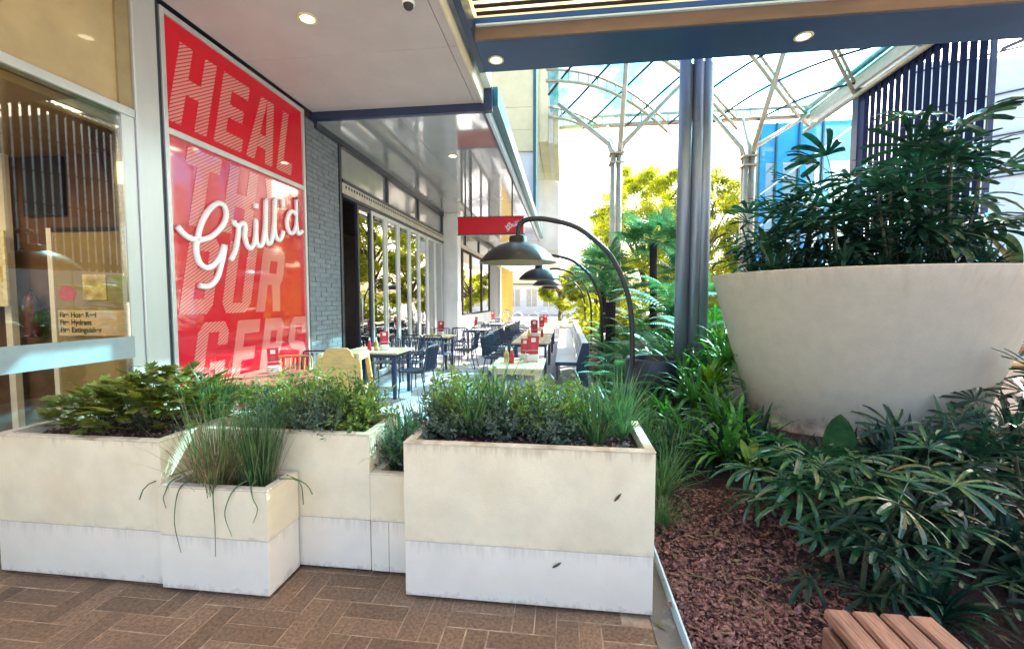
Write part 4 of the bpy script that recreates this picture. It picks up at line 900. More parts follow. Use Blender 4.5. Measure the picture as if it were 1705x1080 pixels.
# far timber bench, sunlit, beyond the bowl
ob = thing('sunlit_bench', 'sunlit orange timber bench beyond the bowl planter at right edge', 'bench', (9.6, 9.2, 0))
for k in range(4): bx('seat_slat', m_honey, ob, 8.2, 11.5, 9.0 + k * 0.14, 9.12 + k * 0.14, 0.38, 0.44)
for x in (8.5, 9.8, 11.2): bx('leg', m_honey, ob, x, x + 0.1, 9.05, 9.5, -0.03, 0.379)
for k in range(2): bx('back_rail', m_redwood, ob, 8.2, 11.5, 9.6, 9.64, 0.55 + k * 0.2, 0.70 + k * 0.2)

exec_plants = True
# ================================================================== PLANTS
def gz_(x, y): return bedz(x, y)
# --- grasses
def grass_mesh(n, L, w, spread, m, name='blades', lean=0.5, droop=0.9):
    b = MB()
    for k in range(n):
        a = random.uniform(0, 2 * math.pi); r = spread * math.sqrt(random.random()); el = R(random.uniform(90 - 65 * lean, 88))
        d = (math.cos(a) * math.cos(el), math.sin(a) * math.cos(el), math.sin(el))
        b.leaf((r * math.cos(a + random.uniform(-1, 1)), r * math.sin(a + random.uniform(-1, 1)), 0), d, (0, 0, 1) if abs(d[2]) < 0.98 else (1, 0, 0), L * random.uniform(0.55, 1.1), w * random.uniform(0.7, 1.2), droop * random.uniform(0.2, 1.1), 6, 0.3,
               prof=lambda t: (0.55 + 0.6 * t if t < 0.5 else 1.0 * (1 - t) / 0.5 * 0.85 + 0.02))
    return b.mesh(name, m)
def grass_thing(n, L, w, spread, m, lean=0.5, droop=0.9, dry=0):
    t = thing('grass_clump', 'grass', 'grass')
    link('blades', grass_mesh(n, L, w, spread, m, lean=lean, droop=droop), t, 'stuff')
    if dry: link('dry_blades', grass_mesh(dry, L * 0.8, w * 0.8, spread, l_dry, 'dry_blades', lean=lean * 1.4, droop=droop), t, 'stuff')
    return t
KG1 = Kind(grass_thing(260, 0.62, 0.006, 0.08, l_grass, 0.28, 0.4, 20))
KG2 = Kind(grass_thing(90, 0.60, 0.006, 0.10, l_grass, 0.42, 0.5, 220))
KG3 = Kind(grass_thing(110, 0.42, 0.010, 0.05, l_grass, 0.6, 0.8, 6))
KG4 = Kind(grass_thing(150, 0.75, 0.012, 0.10, l_grass, 0.8, 1.0, 8))
KG1.put((-1.70, 2.20, 0.53), 0.4, 1.0, 'upright dark green grass clump at the right end of small front planter')
KG2.put((-1.93, 2.17, 0.53), 1.2, 1.05, 'brownish half dry grass clump in the middle of small front planter')
for x, y, z, s, l in ((-0.98, 2.55, 0.54, 1.1, 'arching green grass clump in the narrow low planter box'), (-0.93, 2.72, 0.54, 1.3, 'taller grass clump at the back of narrow low planter box'),
                      (-0.52, 2.50, 0.80, 1.0, 'green grass clump at the left of the largest planter box'), (-0.42, 2.60, 0.8, 1.15, 'tall dark grass clump behind the left of largest planter box'),
                      (0.17, 2.42, 0.80, 1.05, 'thick green grass clump near the right of largest planter box'), (0.33, 2.56, 0.80, 1.1, 'arching grass clump at the right end of largest planter box'),
                      (-2.32, 2.62, 0.78, 1.05, 'grass clump between the leafy shrubs and middle planter box'), (-1.32, 2.62, 0.78, 1.0, 'grass clump at the right of the middle planter box')):
    KG3.put((x, y, z), random.uniform(0, 6), s, l)
for x, y, s in ((0.78, 3.5, .65), (0.95, 3.95, 0.8), (0.78, 4.3, 0.9), (0.72, 4.8, 0.9), (0.68, 3.0, .4), (0.85, 5.3, 0.9), (0.75, 6.2, 0.8), (0.75, 7.2, 0.8), (0.8, 8.3, 0.8)):
    KG4.put((x, y, gz_(x, y)), random.uniform(0, 6), s, 'pale arching grass tussock along the garden edge behind the boxes', 'grass tussocks along the garden edge')
# long blades hanging over the small planter
hb = MB()
for x, l, sw in ((-2.12, 0.12, -.02), (-2.03, 0.36, -.05), (-1.85, 0.37, .01), (-1.72, 0.25, -.06), (-1.64, 0.17, .05)):
    p = smoothline2([(x - sw * 0.3, 2.12, 0.62), (x, 2.058, 0.612), (x + sw * 0.5, 2.035, 0.56), (x + sw, 2.034, 0.597 - l * 0.55), (x + sw * 0.4, 2.036, 0.597 - l)], 4)
    hb.tube(p, [0.0045 * (1 - 0.7 * i / (len(p) - 1)) for i in range(len(p))], 5)
for (a, b, c) in (((-1.58, 2.2, 0.6), (-1.46, 2.2, 0.59), (-1.44, 2.2, 0.46)), ((-2.15, 2.2, 0.62), (-2.24, 2.05, 0.60), (-2.28, 2.03, 0.52)), ((-1.57, 2.25, 0.6), (-1.45, 2.24, 0.56), (-1.41, 2.24, 0.5))): hb.tube(smoothline2([a, b, c]), 0.003, 5)
tag(hb.build('hanging_blades', l_grass, None, smooth=True), 'long thin grass blades hanging over the small front planter', 'grass', kind='stuff')
# --- aralia-like shrub
def aralia_mesh(n, rad, h, size, m):
    b = MB(); V = []
    for k in range(n):
        a = random.uniform(0, 2 * math.pi); r = rad * math.sqrt(random.random()); z = h * (0.15 + 0.85 * random.random() ** 0.7) * (1 - 0.45 * (r / rad) ** 2)
        c = np.array([r * math.cos(a), r * math.sin(a), z]); out = np.array([math.cos(a), math.sin(a), 0.35 + random.uniform(-0.4, 0.5)]); out /= np.linalg.norm(out)
        up = np.array([-out[0] * 0.35, -out[1] * 0.35, 1.0]) + rng.normal(size=3) * 0.3; up /= np.linalg.norm(up); side = np.cross(out, up); side /= np.linalg.norm(side)
        s = size * random.uniform(0.6, 1.25)
        st = [(0.0, 1.0, 0), (0.55, .8, 0.15), (-0.55, .8, 0.15), (1.15, .55, 0.1), (-1.15, .55, 0.1), (0.3, .9, 0.5), (-0.3, .9, 0.5)]
        for ang, ll, adv in st:
            d = out * math.cos(ang) + side * math.sin(ang) + np.array([0, 0, -0.12 * random.random()])
            o = c + out * s * adv
            for q, sub in ((0, 1.0), (0.5, 0.6), (-0.5, 0.6)):
                d2 = d * math.cos(q) + np.cross(up, d) * math.sin(q)
                V.append((o + d * s * ll * (0.25 if q else 0), d2, up, s * ll * sub, s * ll * sub * 0.42))
    c = np.array([v[0] for v in V]); d = np.array([v[1] for v in V]); u = np.array([v[2] for v in V]); L = np.array([v[3] for v in V]); w_ = np.array([v[4] for v in V])
    return quads_mesh('foliage', rhombs(c, d, u, L, w_), m)
def stems_mesh(n, rad, h, m, r=0.004):
    b = MB()
    for k in range(n):
        a = random.uniform(0, 6.28); rr = rad * random.uniform(.3, .9)
        b.tube([(rr * .2 * math.cos(a), rr * .2 * math.sin(a), 0), (rr * .6 * math.cos(a), rr * .6 * math.sin(a), h * .45), (rr * math.cos(a), rr * math.sin(a), h * random.uniform(.6, .9))], [r, r * .8, r * .5], 5)
    return b.mesh('stems', m)
def shrub(fol, stem, name, cat='shrub'):
    t = thing(name, 'shrub', cat); link('foliage', fol, t, 'stuff'); link('stems', stem, t); return t
KA = Kind(shrub(aralia_mesh(150, 0.27, 0.36, 0.075, l_aralia), stems_mesh(14, 0.25, 0.34, m_cane), 'leafy_shrub'))
for x, y, s, l in ((-2.98, 2.45, 0.92, 'leafy shrub with divided leaves at the left of far left planter'), (-2.62, 2.40, 1.05, 'fullest leafy shrub in the middle of the far left planter'), (-2.38, 2.52, 1.0, 'leafy shrub at the right end of the far left planter'), (-2.75, 2.60, 1.12, 'leafy shrub at the back of far left planter by the window')):
    KA.put((x, y, 0.77), random.uniform(0, 6), s, l)
# --- fine leaved shrubs
def fine_mesh(n, rad, h, L, w_, m, upright=0.5, name='foliage'):
    a = rng.uniform(0, 2 * np.pi, n); r = rad * np.sqrt(rng.uniform(0, 1, n)); z = h * rng.uniform(0.08, 1, n) * (1 - 0.5 * (r / rad) ** 2)
    # leaves gathered on twigs
    tw = rng.integers(0, max(20, n // 16), n); ta = rng.uniform(0, 2 * np.pi, tw.max() + 1); tr = rad * np.sqrt(rng.uniform(0, 1, tw.max() + 1)); tz = h * rng.uniform(0.2, 1, tw.max() + 1) * (1 - 0.45 * (tr / rad) ** 2)
    s = rng.uniform(0.35, 1.08, n); c = np.stack([tr[tw] * np.cos(ta[tw]) * s, tr[tw] * np.sin(ta[tw]) * s, tz[tw] * s], 1) + rng.normal(size=(n, 3)) * rad * 0.045
    d = rdir(n); d[:, 2] += upright; nn = rdir(n); nn[:, 2] += 0.6
    return quads_mesh(name, rhombs(c, d, nn, L * rng.uniform(0.6, 1.3, n), w_ * rng.uniform(0.7, 1.3, n)), m)
KF = Kind(shrub(fine_mesh(1900, 0.22, 0.38, 0.042, 0.014, l_fine), stems_mesh(16, 0.2, 0.34, m_cane), 'fine_leaved_shrub'))
KF2 = Kind(shrub(fine_mesh(1700, 0.20, 0.31, 0.032, 0.012, l_dark), stems_mesh(16, 0.18, 0.3, m_cane), 'dusky_shrub'))
for x, y, z, s, l in ((-1.62, 2.62, 0.77, 1.1, 'bright fine leaved shrub in the middle of middle planter box'), (-1.93, 2.66, 0.77, 1.0, 'bright fine leaved shrub at the left of middle planter box'), (-1.28, 2.58, 0.77, 1.05, 'bright fine leaved shrub at the right of middle planter box'),
                      (-0.62, 2.58, 0.80, 1.15, 'bright fine leaved shrub at the left back of largest planter'), (-0.22, 2.56, 0.80, 1.0, 'bright fine leaved shrub in the middle of largest planter'), (0.02, 2.58, 0.80, 1.0, 'bright fine leaved shrub right of the middle of largest planter')):
    KF.put((x, y, z), random.uniform(0, 6), s, l)
for x, y, z, s, l in ((-1.86, 2.48, 0.76, 0.85, 'low dusky shrub at the left front of middle planter box'), (-1.48, 2.46, 0.76, 1.0, 'low dusky shrub at the right front of middle planter box'), (-0.70, 2.42, 0.79, 1.0, 'dusky shrub at the left corner of largest planter'),
                      (-0.36, 2.46, 0.79, 0.95, 'dusky shrub left of the middle of largest planter'), (-0.06, 2.42, 0.79, 0.85, 'dusky shrub right of the middle of largest planter'), (-1.03, 2.6, 0.56, 1.1, 'dusky shrub filling the back of narrow low planter box')):
    KF2.put((x, y, z), random.uniform(0, 6), s, l)
# --- rhapis palms
def rhapis_frond(nl, L, wd, pet, sp=100, droop=0.5, m=None):
    b = MB(); b.tube([(0, 0, 0), (pet * 0.5, 0, 0.01), (pet, 0, 0)], [0.005, 0.004, 0.003], 5)
    for k in range(nl):
        a = R(-sp + 2 * sp * k / (nl - 1) + random.uniform(-6, 6)); ll = L * (1 - 0.25 * abs(a) / R(sp)) * random.uniform(0.85, 1.1)
        b.leaf((pet, 0, 0), (math.cos(a), math.sin(a), random.uniform(-0.05, 0.15)), (0, 0, 1), ll, wd * random.uniform(0.85, 1.15), droop * random.uniform(0.5, 1.3), 5, 0.35,
               prof=lambda t: (0.35 + 1.3 * t if t < 0.5 else 1.0) if t < 0.9 else 0.62)
    return b.mesh('frond', m or l_palm)
RF = [rhapis_frond(8, 0.33, 0.036, 0.28), rhapis_frond(7, 0.30, 0.040, 0.22, 90, 0.7), rhapis_frond(9, 0.36, 0.034, 0.32, 110, 0.4), rhapis_frond(6, 0.30, 0.042, 0.25, 80, 0.9)]
RB = [rhapis_frond(8, 0.44, 0.050, 0.30, 105, 0.55), rhapis_frond(7, 0.40, 0.055, 0.24, 90, 0.8), rhapis_frond(9, 0.48, 0.046, 0.34, 115, 0.4), rhapis_frond(6, 0.42, 0.058, 0.28, 80, 1.0)]
RG = [rhapis_frond(8, 0.36, 0.035, 0.25, 100, 0.7, l_glade), rhapis_frond(7, 0.34, 0.038, 0.22, 90, 1.0, l_glade)]
def rhapis(canes, h, rad, per, name='lady_palm', fr=None, fscale=1.0, low=0.35):
    t = thing(name, 'palm', 'palm')
    for k in range(canes):
        a = random.uniform(0, 6.28); r = rad * math.sqrt(random.random()); hh = h * random.uniform(0.6, 1.05); le = random.uniform(0.0, 0.22)
        x, y = r * math.cos(a), r * math.sin(a); tx, ty = x + le * math.cos(a), y + le * math.sin(a)
        MB().tube([(x, y, 0), ((x + tx) / 2, (y + ty) / 2, hh * 0.5), (tx, ty, hh)], [0.014, 0.013, 0.010], 6).build('cane', m_cane, t)
        for q in range(per):
            f = low + (1 - low) * q / max(1, per - 1); az = random.uniform(0, 6.28); el = R(random.uniform(-5, 30) + 45 * (f - 0.5))
            s = fscale * random.uniform(0.8, 1.15)
            link('frond', random.choice(fr or RF), t, loc=(x + (tx - x) * f, y + (ty - y) * f, hh * f), rot=(random.uniform(-.3, .3), -el, az), scale=(s, s, s))
    return t
bz = 1.77
for k, (px_, py_, cn_, hh, rd, per, fsc, l) in enumerate((
    (2.22, 4.62, 5, 0.50, 0.18, 6, 0.60, 'shorter dark palm clump at the left of the bowl planter'), (2.35, 5.05, 5, 0.80, 0.28, 6, 0.8, 'dark palm clump left of the middle behind in the bowl planter'),
    (2.62, 4.38, 5, 0.68, 0.22, 7, 0.72, 'dense dark palm clump at the front middle of bowl planter'), (2.98, 4.22, 5, 0.88, 0.24, 7, 0.82, 'tall dark palm clump right of the middle of bowl planter'),
    (3.05, 4.85, 5, 1.30, 0.3, 7, 0.95, 'tallest dark palm clump at the centre of bowl planter'), (3.38, 4.25, 5, 1.15, 0.24, 7, 0.9, 'wide dark palm clump at the right of bowl planter'),
    (3.78, 4.75, 4, 1.45, 0.22, 6, 1.05, 'dark palm clump at the far right rim of bowl planter'))):
    t = rhapis(cn_, hh, rd, per, fr=RB, fscale=fsc, low=0.22); t.location = (px_, py_, bz); t['label'] = l; t['group'] = 'palms in the bowl planter'
for k, (px_, py_, cn_, hh, rd, per, fsc, l) in enumerate((
    (1.66, 3.05, 5, 0.46, 0.16, 6, 0.78, 'glossy palm clump nearest the mulch path, white sheen on leaves'), (1.86, 2.80, 5, 0.40, 0.20, 6, 0.80, 'glossy palm clump in front of the bowl planter, middle one'),
    (1.50, 2.34, 4, 0.34, 0.12, 5, 0.58, 'low glossy palm clump just behind the timber bench'), (1.95, 2.50, 4, 0.30, 0.22, 5, 0.72, 'shaded dark palm clump behind the timber bench to its right'),
    (2.4, 2.9, 4, 0.30, 0.25, 5, 0.75, 'shaded dark palm clump below the right of bowl planter'), (2.15, 2.0, 4, 0.26, 0.2, 5, 0.72, 'shaded low palm clump at the right edge beside bench'),
    (3.0, 3.1, 4, 0.3, 0.25, 5, 0.8, 'shaded palm clump under the bowl at right edge'), (3.8, 3.7, 5, 0.45, 0.25, 6, 0.9, 'palm clump right of the bowl base at picture edge'),
    (4.7, 4.5, 5, 0.7, 0.3, 7, 1.1, 'palm clump beyond the bowl base at right edge'))):
    t = rhapis(cn_, hh, rd, per, fr=RG if k in (0, 1) else RF, fscale=fsc, low=0.15); t.location = (px_, py_, gz_(px_, py_)); t['label'] = l; t['group'] = 'palms in the garden bed'
# --- paddle leaved plants
def paddle_plant(leaves, m, name, label, loc, w_=0.12):
    t = thing(name, label, 'plant', loc)
    for az, el, L, ww, dr in leaves:
        b = MB(); d = (math.cos(az) * math.cos(el), math.sin(az) * math.cos(el), math.sin(el)); 
        b.leaf((0, 0, 0), d, (0, 0, 1) if el < 1.3 else (-math.cos(az), -math.sin(az), 0), L, ww, dr, 10, 0.22, prof=lambda q: 0.10 if q < 0.12 else math.sin(math.pi * min(1, (q - 0.06) / 0.94)) ** 0.65 if q < 0.995 else 0.02)
        o = b.mesh('leaf', m, smooth=True); link('leaf', o, t)
    return t
paddle_plant([(R(-120), R(84), 0.50, 0.20, 0.03), (R(30), R(40), 0.25, 0.09, .5), (R(150), R(35), .25, .08, .6)], l_paddle, 'paddle_plant', 'single upright oval leaf plant against the bowl base', (2.02, 3.40, gz_(2.02, 3.4)))
paddle_plant([(R(120), R(72), 0.50, 0.13, 0.1), (R(165), R(66), 0.52, 0.14, 0.2), (R(200), R(26), 0.36, 0.11, 0.30), (R(250), R(24), 0.25, 0.10, .3), (R(20), R(60), .35, .1, .2), (R(300), R(30), .3, .1, .4)], l_paddle, 'paddle_plant', 'broad paddle leaved plant at the left rim of bowl', (1.95, 4.36, 1.86))
paddle_plant([(R(160), R(75), 0.22, 0.06, 0.1), (R(60), R(55), 0.30, 0.08, 0.2), (R(100), R(62), 0.26, 0.07, .2), (R(200), R(45), 0.2, 0.06, .3), (R(20), R(35), .28, .07, .3), (R(300), R(40), .22, .07, .3)], l_lime, 'lime_plant', 'bright lime young leaves at the left foot of the bowl', (1.46, 3.52, gz_(1.46, 3.52) + 0.15))
paddle_plant([(R(110), R(75), 0.50, 0.06, 0.1), (R(60), R(50), 0.36, 0.05, 0.3), (R(160), R(40), 0.48, 0.045, .35), (R(190), R(30), 0.5, 0.04, .3), (R(20), R(30), .4, .05, .4), (R(250), R(35), .35, .05, .4), (R(-40), R(30), .4, .05, .4)], l_paddle, 'strappy_plant', 'strappy dark plant against the right base of the bowl', (2.95, 3.62, 0.38))
paddle_plant([(R(60), R(55), 0.55, 0.09, 0.25), (R(20), R(35), 0.6, 0.10, 0.3), (R(100), R(60), 0.5, 0.08, .2), (R(-20), R(20), 0.6, 0.09, .3), (R(0), R(50), .45, .09, .2)], l_paddle, 'paddle_plant', 'broad leaved plant low at the right rim of bowl', (3.72, 4.05, 1.80))
# --- strap-leaved clumps (lily like)
def lily_mesh(n, L, w_, m, name='foliage'):
    b = MB()
    for k in range(n):
        a = random.uniform(0, 6.28); el = R(random.uniform(20, 82)); d = (math.cos(a) * math.cos(el), math.sin(a) * math.cos(el), math.sin(el))
        b.leaf((0.03 * math.cos(a), 0.03 * math.sin(a), random.uniform(0, .1)), d, (0, 0, 1), L * random.uniform(.6, 1.1), w_ * random.uniform(.7, 1.2), random.uniform(.3, 1.1), 6, 0.3)
    return b.mesh(name, m)
def lily(n, L, w_, m, name='strap_leaved_clump'):
    t = thing(name, 'clump', 'plant'); link('foliage', lily_mesh(n, L, w_, m), t, 'stuff'); return t
KL = Kind(lily(48, 0.55, 0.045, l_lily)); KL2 = Kind(lily(44, 0.5, 0.05, l_palm)); KL3 = Kind(lily(16, 0.3, 0.05, l_lime, 'lime_clump'))
for x, y, s, z in ((1.45, 4.9, 1.0, .25), (1.75, 5.3, 1.0, .3), (1.5, 5.6, 1.1, .3), (1.95, 5.9, 1.1, .35), (1.35, 6.4, 1.1, .3), (1.75, 6.7, 1.1, .4), (2.2, 6.4, 1.0, .4), (1.55, 4.5, .9, .15), (1.15, 4.9, .9, .05), (1.2, 4.4, .9, 0), (1.6, 4.15, .9, .1), (1.4, 3.85, .8, .1), (1.05, 5.3, .9, .1), (1.9, 5.3, 1.0, .5), (1.7, 6.1, 1.1, .55), (2.3, 6.9, 1.1, .6)):
    KL.put((x, y, gz_(x, y) + z), random.uniform(0, 6), s, 'leafy green strap leaved clump between the pot and the bowl', 'strap leaved clumps left of the bowl')
for x, y, s in ((1.35, 4.0, 1.0), (1.05, 4.1, .9), (1.65, 3.9, 1.0), (2.3, 3.3, .8), (2.65, 3.3, .8), (1.85, 3.1, .7), (2.6, 2.4, .8), (1.75, 2.2, .7), (2.0, 1.7, .7), (2.7, 1.9, .8), (3.3, 2.7, .8), (2.2, 3.15, .9), (2.45, 3.35, .9), (1.75, 3.45, .7), (2.15, 3.5, .6), (1.85, 3.62, .65), (1.68, 3.8, .7), (2.05, 3.66, .5), (2.35, 3.6, .55), (2.6, 3.55, .7), (1.6, 3.6, .7), (3.2, 3.2, .9), (2.75, 2.4, .9), (3.0, 2.2, .9), (2.35, 1.75, .8), (2.75, 3.2, .9), (3.1, 3.4, 1.0), (2.9, 2.8, .9), (3.6, 3.0, 1.0), (2.4, 2.55, .8), (3.9, 3.5, 1.0), (4.2, 4.0, 1.1), (2.0, 2.85, .8), (3.7, 4.0, .9), (1.7, 1.75, .5), (3.4, 3.3, .8)):
    KL2.put((x, y, gz_(x, y)), random.uniform(0, 6), s, 'dark strap leaved clump between the mulch path and left side of the bowl' if x < 1.7 and y > 2.9 else 'dark strap leaved clump tucked against the foot of the bowl planter' if y > 3.05 else 'dark shaded strap leaved clump behind and beside the timber bench', 'dark clumps around the bowl')
for a in range(0, 14):
    an = R(160 + a * 15); x, y = BC[0] + 0.92 * math.cos(an), BC[1] + 0.92 * math.sin(an)
    KL2.put((x, y, 1.80), a * 1.3, random.uniform(.45, .62), 'low dark strap leaves along the rim of the bowl planter', 'strap leaves along the bowl rim')
KL3.put((1.62, 5.0, 0.62), 0, 1.0, 'bright lime leaf clump among the green clumps beside the bowl'); KL3.put((2.1, 6.1, 0.95), 1, 1.1, 'bright lime leaf clump behind the top left of the bowl side')
# --- ferns
def fern_frond(L, W_, n, arch, m, name='frond'):
    b = MB(); pts = []
    for k in range(n + 1):
        t = k / n; pts.append(Vector((L * t * (1 - 0.12 * t * t), 0, arch * L * (t * 1.25 - 1.35 * t * t))))
    b.tube(pts[::2] if n % 2 == 0 else pts, 0.004, 4)
    for k in range(1, n):
        t = k / n; ll = W_ * math.sin(math.pi * (0.12 + 0.88 * t)) ** 0.8 * (1.0 if t > 0.15 else 0.5); tn = (pts[k + 1] - pts[k - 1]).normalized()
        for s in (-1, 1):
            d = (Vector((0.35, s, -0.18)) + tn * 0.15).normalized()
            b.leaf(pts[k], d, (0, 0, 1), ll, L / n * 0.78, 0.35, 3, 0.15)
    return b.mesh(name, m)
FF = [fern_frond(0.95, 0.17, 22, 0.55, l_fern), fern_frond(0.8, 0.15, 20, 0.8, l_fern), fern_frond(1.0, 0.16, 22, 0.35, l_fern)]
FB = [fern_frond(1.5, 0.28, 24, 0.45, l_fern), fern_frond(1.4, 0.26, 24, 0.65, l_fern)]
def fern(n, fr, trunk=0.0, name='fern', s=1.0):
    t = thing(name, 'fern', 'fern')
    if trunk:
        MB().tube([(0, 0, 0), (0.02, 0.01, trunk * 0.5), (0, 0, trunk)], [0.14, 0.11, 0.13], 12).build('trunk', m_darktrunk, t, smooth=True)
    for k in range(n):
        sc2 = s * random.uniform(.8, 1.15); link('frond', random.choice(fr), t, loc=(0, 0, trunk), rot=(random.uniform(-.2, .2), -R(random.uniform(5, 45)), 2 * math.pi * (k + random.uniform(-.3, .3)) / n), scale=(sc2,) * 3)
    return t
KFe = Kind(fern(13, FF)); KFe2 = Kind(fern(11, FF))
for i, (x, y, s, z) in enumerate(((0.95, 6.7, .9, .2), (1.3, 7.4, 1.0, .3), (0.95, 8.1, .9, .2), (1.7, 7.8, 1.15, .5), (1.2, 8.8, 1.0, .3), (2.2, 7.6, 1.0, .5), (0.9, 9.6, .8, .2), (1.5, 9.8, 1.1, .5), (2.3, 9.0, 1.2, .6), (1.0, 11.0, 1.0, .3), (1.9, 11.2, 1.2, .6), (2.9, 8.3, 1.1, .5), (1.2, 12.6, 1.0, .4), (3.2, 10, 1.2, .6), (0.95, 5.6, .6, .05), (1.05, 6.15, .7, .1), (0.85, 6.0, .6, .1), (1.5, 6.9, .9, .5), (1.9, 6.6, .9, .7), (1.35, 5.4, .6, .3), (0.8, 7.5, .8, .2))):
    (KFe if i % 2 else KFe2).put((x, y, gz_(x, y) + z), random.uniform(0, 6), s, 'green arching fern around the dark round pot and nearest lamp foot' if y < 7 else 'green arching fern between the terrace bench and the steel column' if y < 9 else 'green arching fern under the fan palms far along the terrace bench', 'ferns along the terrace garden')
KT = Kind(fern(16, FB, 1.55, 'tree_fern'))
KT.put((1.05, 10.2, 0), 0.3, 1.0, 'tree fern with dark fibrous trunk between the lamp arcs'); KT.put((2.0, 8.4, 0), 1.7, (0.85, 0.85, 0.85), 'tree fern with spreading fronds left of the steel column'); KT.put((2.75, 9.6, 0), 2.7, (.9, .9, .9), 'tree fern behind the steel column')
# --- fan palms
def fan_frond(m):
    b = MB(); pet = 0.55; b.tube([(0, 0, 0), (pet * .5, 0, 0.03), (pet, 0, 0)], [0.012, 0.01, 0.008], 5)
    n = 26
    for k in range(n):
        a = R(-150 + 300 * k / (n - 1)); L = 0.62 * (1 - 0.25 * abs(a) / R(150))
        b.leaf((pet, 0, 0), (math.cos(a), math.sin(a), 0.08), (0, 0, 1), L * random.uniform(.9, 1.08), 0.05, 0.35, 4, 0.5, prof=lambda t: (0.25 + 1.2 * t if t < .6 else 1.0 * (1 - t) / .4 + .03))
    return b.mesh('frond', m)
FP = [fan_frond(l_fan), fan_frond(l_fan)]
def fanpalm(h, n, label, loc, s=1.0):
    t = thing('fan_palm', label, 'palm', loc, 'fan palms behind the ferns')
    link('trunk', MB().tube([(0, 0, 0), (0.03, 0, h * .5), (0, 0.02, h)], [0.12, 0.09, 0.09], 10).mesh('trunk', m_darktrunk, True), t)
    for k in range(n):
        el = R(random.uniform(-25, 75)); q = s * random.uniform(.85, 1.1)
        link('frond', random.choice(FP), t, loc=(0, 0, h), rot=(random.uniform(-.3, .3), -el, 2 * math.pi * (k + random.uniform(-.3, .3)) / n * 1.618 * 2), scale=(q,) * 3)
    return t
fanpalm(3.05, 20, 'taller green fan palm left of the steel column', (2.15, 11.0, 0)); fanpalm(2.35, 18, 'lower bluish fan palm behind the nearest lamp arc', (0.98, 11.4, 0), 0.9)
fanpalm(2.3, 16, 'fan palm half hidden behind the steel column', (3.0, 11.8, 0), 0.9)
# --- background trees
def tree(h, cr, ch_, nclump, label, loc, m=l_tree, lf=0.19, per=230):
    t = thing('tree', label, 'tree', loc, 'sunlit trees beyond the glass roof')
    tr = MB(); tr.tube([(0, 0, 0), (0.1, 0.05, h * .3), (0, 0, h * .62)], [0.22, 0.17, 0.10], 8)
    for k in range(9):
        a = k * 2.4; z = h * random.uniform(.28, .55); tr.tube([(0, 0, z), (cr * .35 * math.cos(a), cr * .35 * math.sin(a), z + ch_ * .2), (cr * .75 * math.cos(a), cr * .75 * math.sin(a), z + ch_ * random.uniform(.2, .5))], [0.09, 0.06, 0.025], 6)
    link('trunk', tr.mesh('trunk', m_trunk), t)
    dd = rdir(nclump); rr = rng.uniform(0.45, 1.0, nclump) ** 0.6; cc_ = dd * rr[:, None] * np.array([cr, cr, ch_ / 2]) + np.array([0, 0, h - ch_ / 2])
    n = nclump * per; ci = np.repeat(np.arange(nclump), per); sz = rng.uniform(.35, .8, nclump) * cr * 0.33
    off = rdir(n) * (rng.uniform(0, 1, n) ** 0.5)[:, None]
    c = cc_[ci] + off * sz[ci][:, None] * np.array([1, 1, .7]); d = rdir(n); nn = rdir(n); nn[:, 2] += .5
    link('crown', quads_mesh('crown', rhombs(c, d, nn, lf * rng.uniform(.6, 1.3, n), lf * .55), m), t)
    return t
tree(9.8, 3.0, 7.8, 130, 'tall yellow green tree left of the steel column', (4.7, 27, 0)); tree(9.4, 2.8, 7.8, 120, 'yellow green tree right of the steel column', (8.3, 27.5, 0))
tree(7.5, 2.3, 6.2, 60, 'yellow green tree beside the right branching column', (11.4, 26.5, 0)); tree(4.4, 1.9, 3.6, 40, 'smaller yellow green tree low behind the lamp arcs', (1.9, 26, 0))
tree(4.2, 1.8, 3.4, 35, 'small sunlit tree at the left behind the lamps', (-0.3, 33, 0)); tree(7.0, 2.4, 6.2, 55, 'yellow green tree behind the middle fan palm', (6.4, 22, 0), lf=.13)
hd_ = fine_mesh(9000, 1.0, 1.0, 0.09, 0.04, l_tree)
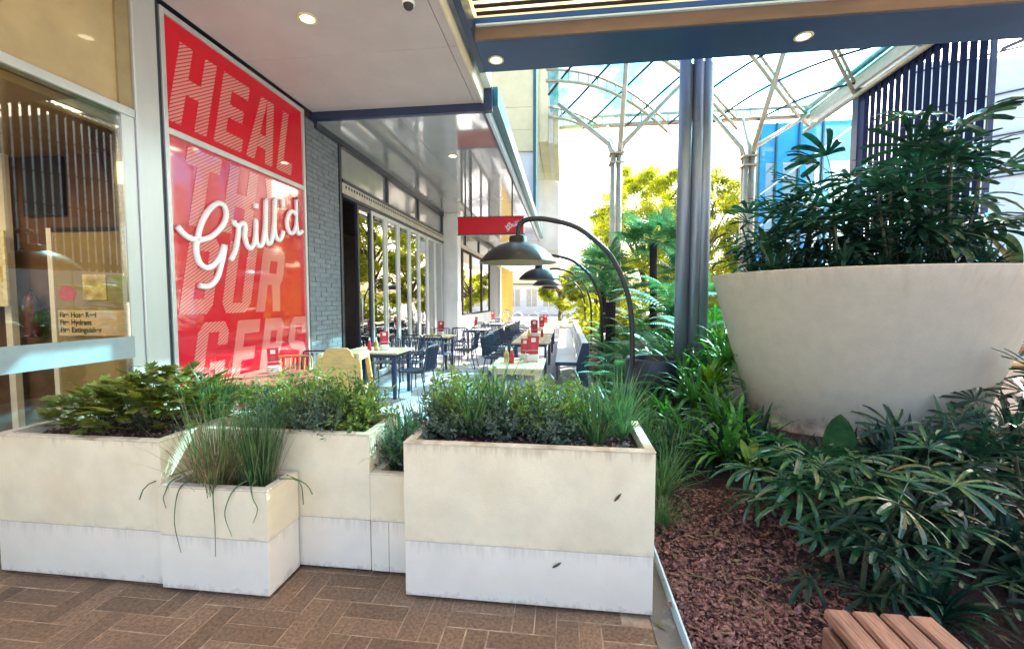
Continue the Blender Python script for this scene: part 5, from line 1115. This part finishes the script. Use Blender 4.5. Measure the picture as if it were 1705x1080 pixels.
hd2 = link('hedge', hd_, None, 'stuff', loc=(5.5, 19.6, 0.0), scale=(5.5, 0.9, 2.6)); tag(hd2, 'sunlit yellow green hedge below the trees at back of garden', 'hedge')
hd3 = link('hedge', hd_, None, 'stuff', loc=(2.6, 14.8, 0.0), scale=(2.2, 1.2, 1.9)); tag(hd3, 'low sunlit shrubbery at the foot of the branching column', 'hedge')
# fallen leaves stuck on the largest planter
for x, z, r in ((0.255, 0.60, 0.9), (-0.05, 0.235, 0.6)):
    lm2 = MB().leaf((0, 0, 0), (1, 0, 0), (0, -1, 0), 0.055, 0.014, 0.0, 4, 0.2).mesh('fallen_leaf', m_trunk)
    o = link('fallen_leaf', lm2, None, loc=(x, 2.146, z), rot=(0, -r, 0)); tag(o, 'brown fallen leaf stuck on the %s of the largest planter front' % ('cream wall' if z > .4 else 'white base'), 'leaf')

# dry leaf litter on mulch and paving
def litter(n, reg, zf):
    xs = rng.uniform(reg[0], reg[1], n); ys = rng.uniform(reg[2], reg[3], n); z = np.array([zf(a, b) for a, b in zip(xs, ys)]) + 0.012
    d = rdir(n); d[:, 2] *= 0.12; nn = rdir(n) * 0.3; nn[:, 2] = 1; L = rng.uniform(0.03, 0.09, n); return rhombs(np.stack([xs, ys, z], 1), d, nn, L, L * rng.uniform(.18, .4, n))
tag(link('leaf_litter', quads_mesh('leaf_litter', np.concatenate([litter(160, (0.6, 2.0, 1.3, 3.6), bedz), litter(10, (0.46, 0.55, 1.4, 2.6), lambda a, b: 0.0)]), l_dry), None, 'stuff'), 'dry brown leaves scattered over the mulch bed', 'leaves')
tw = MB()
for k in range(26):
    x = random.uniform(.65, 1.5); y = random.uniform(1.5, 2.9); a = random.uniform(0, 6.28); l = random.uniform(.06, .2)
    tw.tube([(x, y, bedz(x, y) + .02), (x + l * .5 * math.cos(a), y + l * .5 * math.sin(a), bedz(x, y) + .04), (x + l * math.cos(a + .3), y + l * math.sin(a + .3), bedz(x, y) + .02)], 0.003, 4)
tag(tw.build('twigs', l_dry, None), 'thin dry twigs lying on the reddish mulch', 'twigs', kind='stuff')
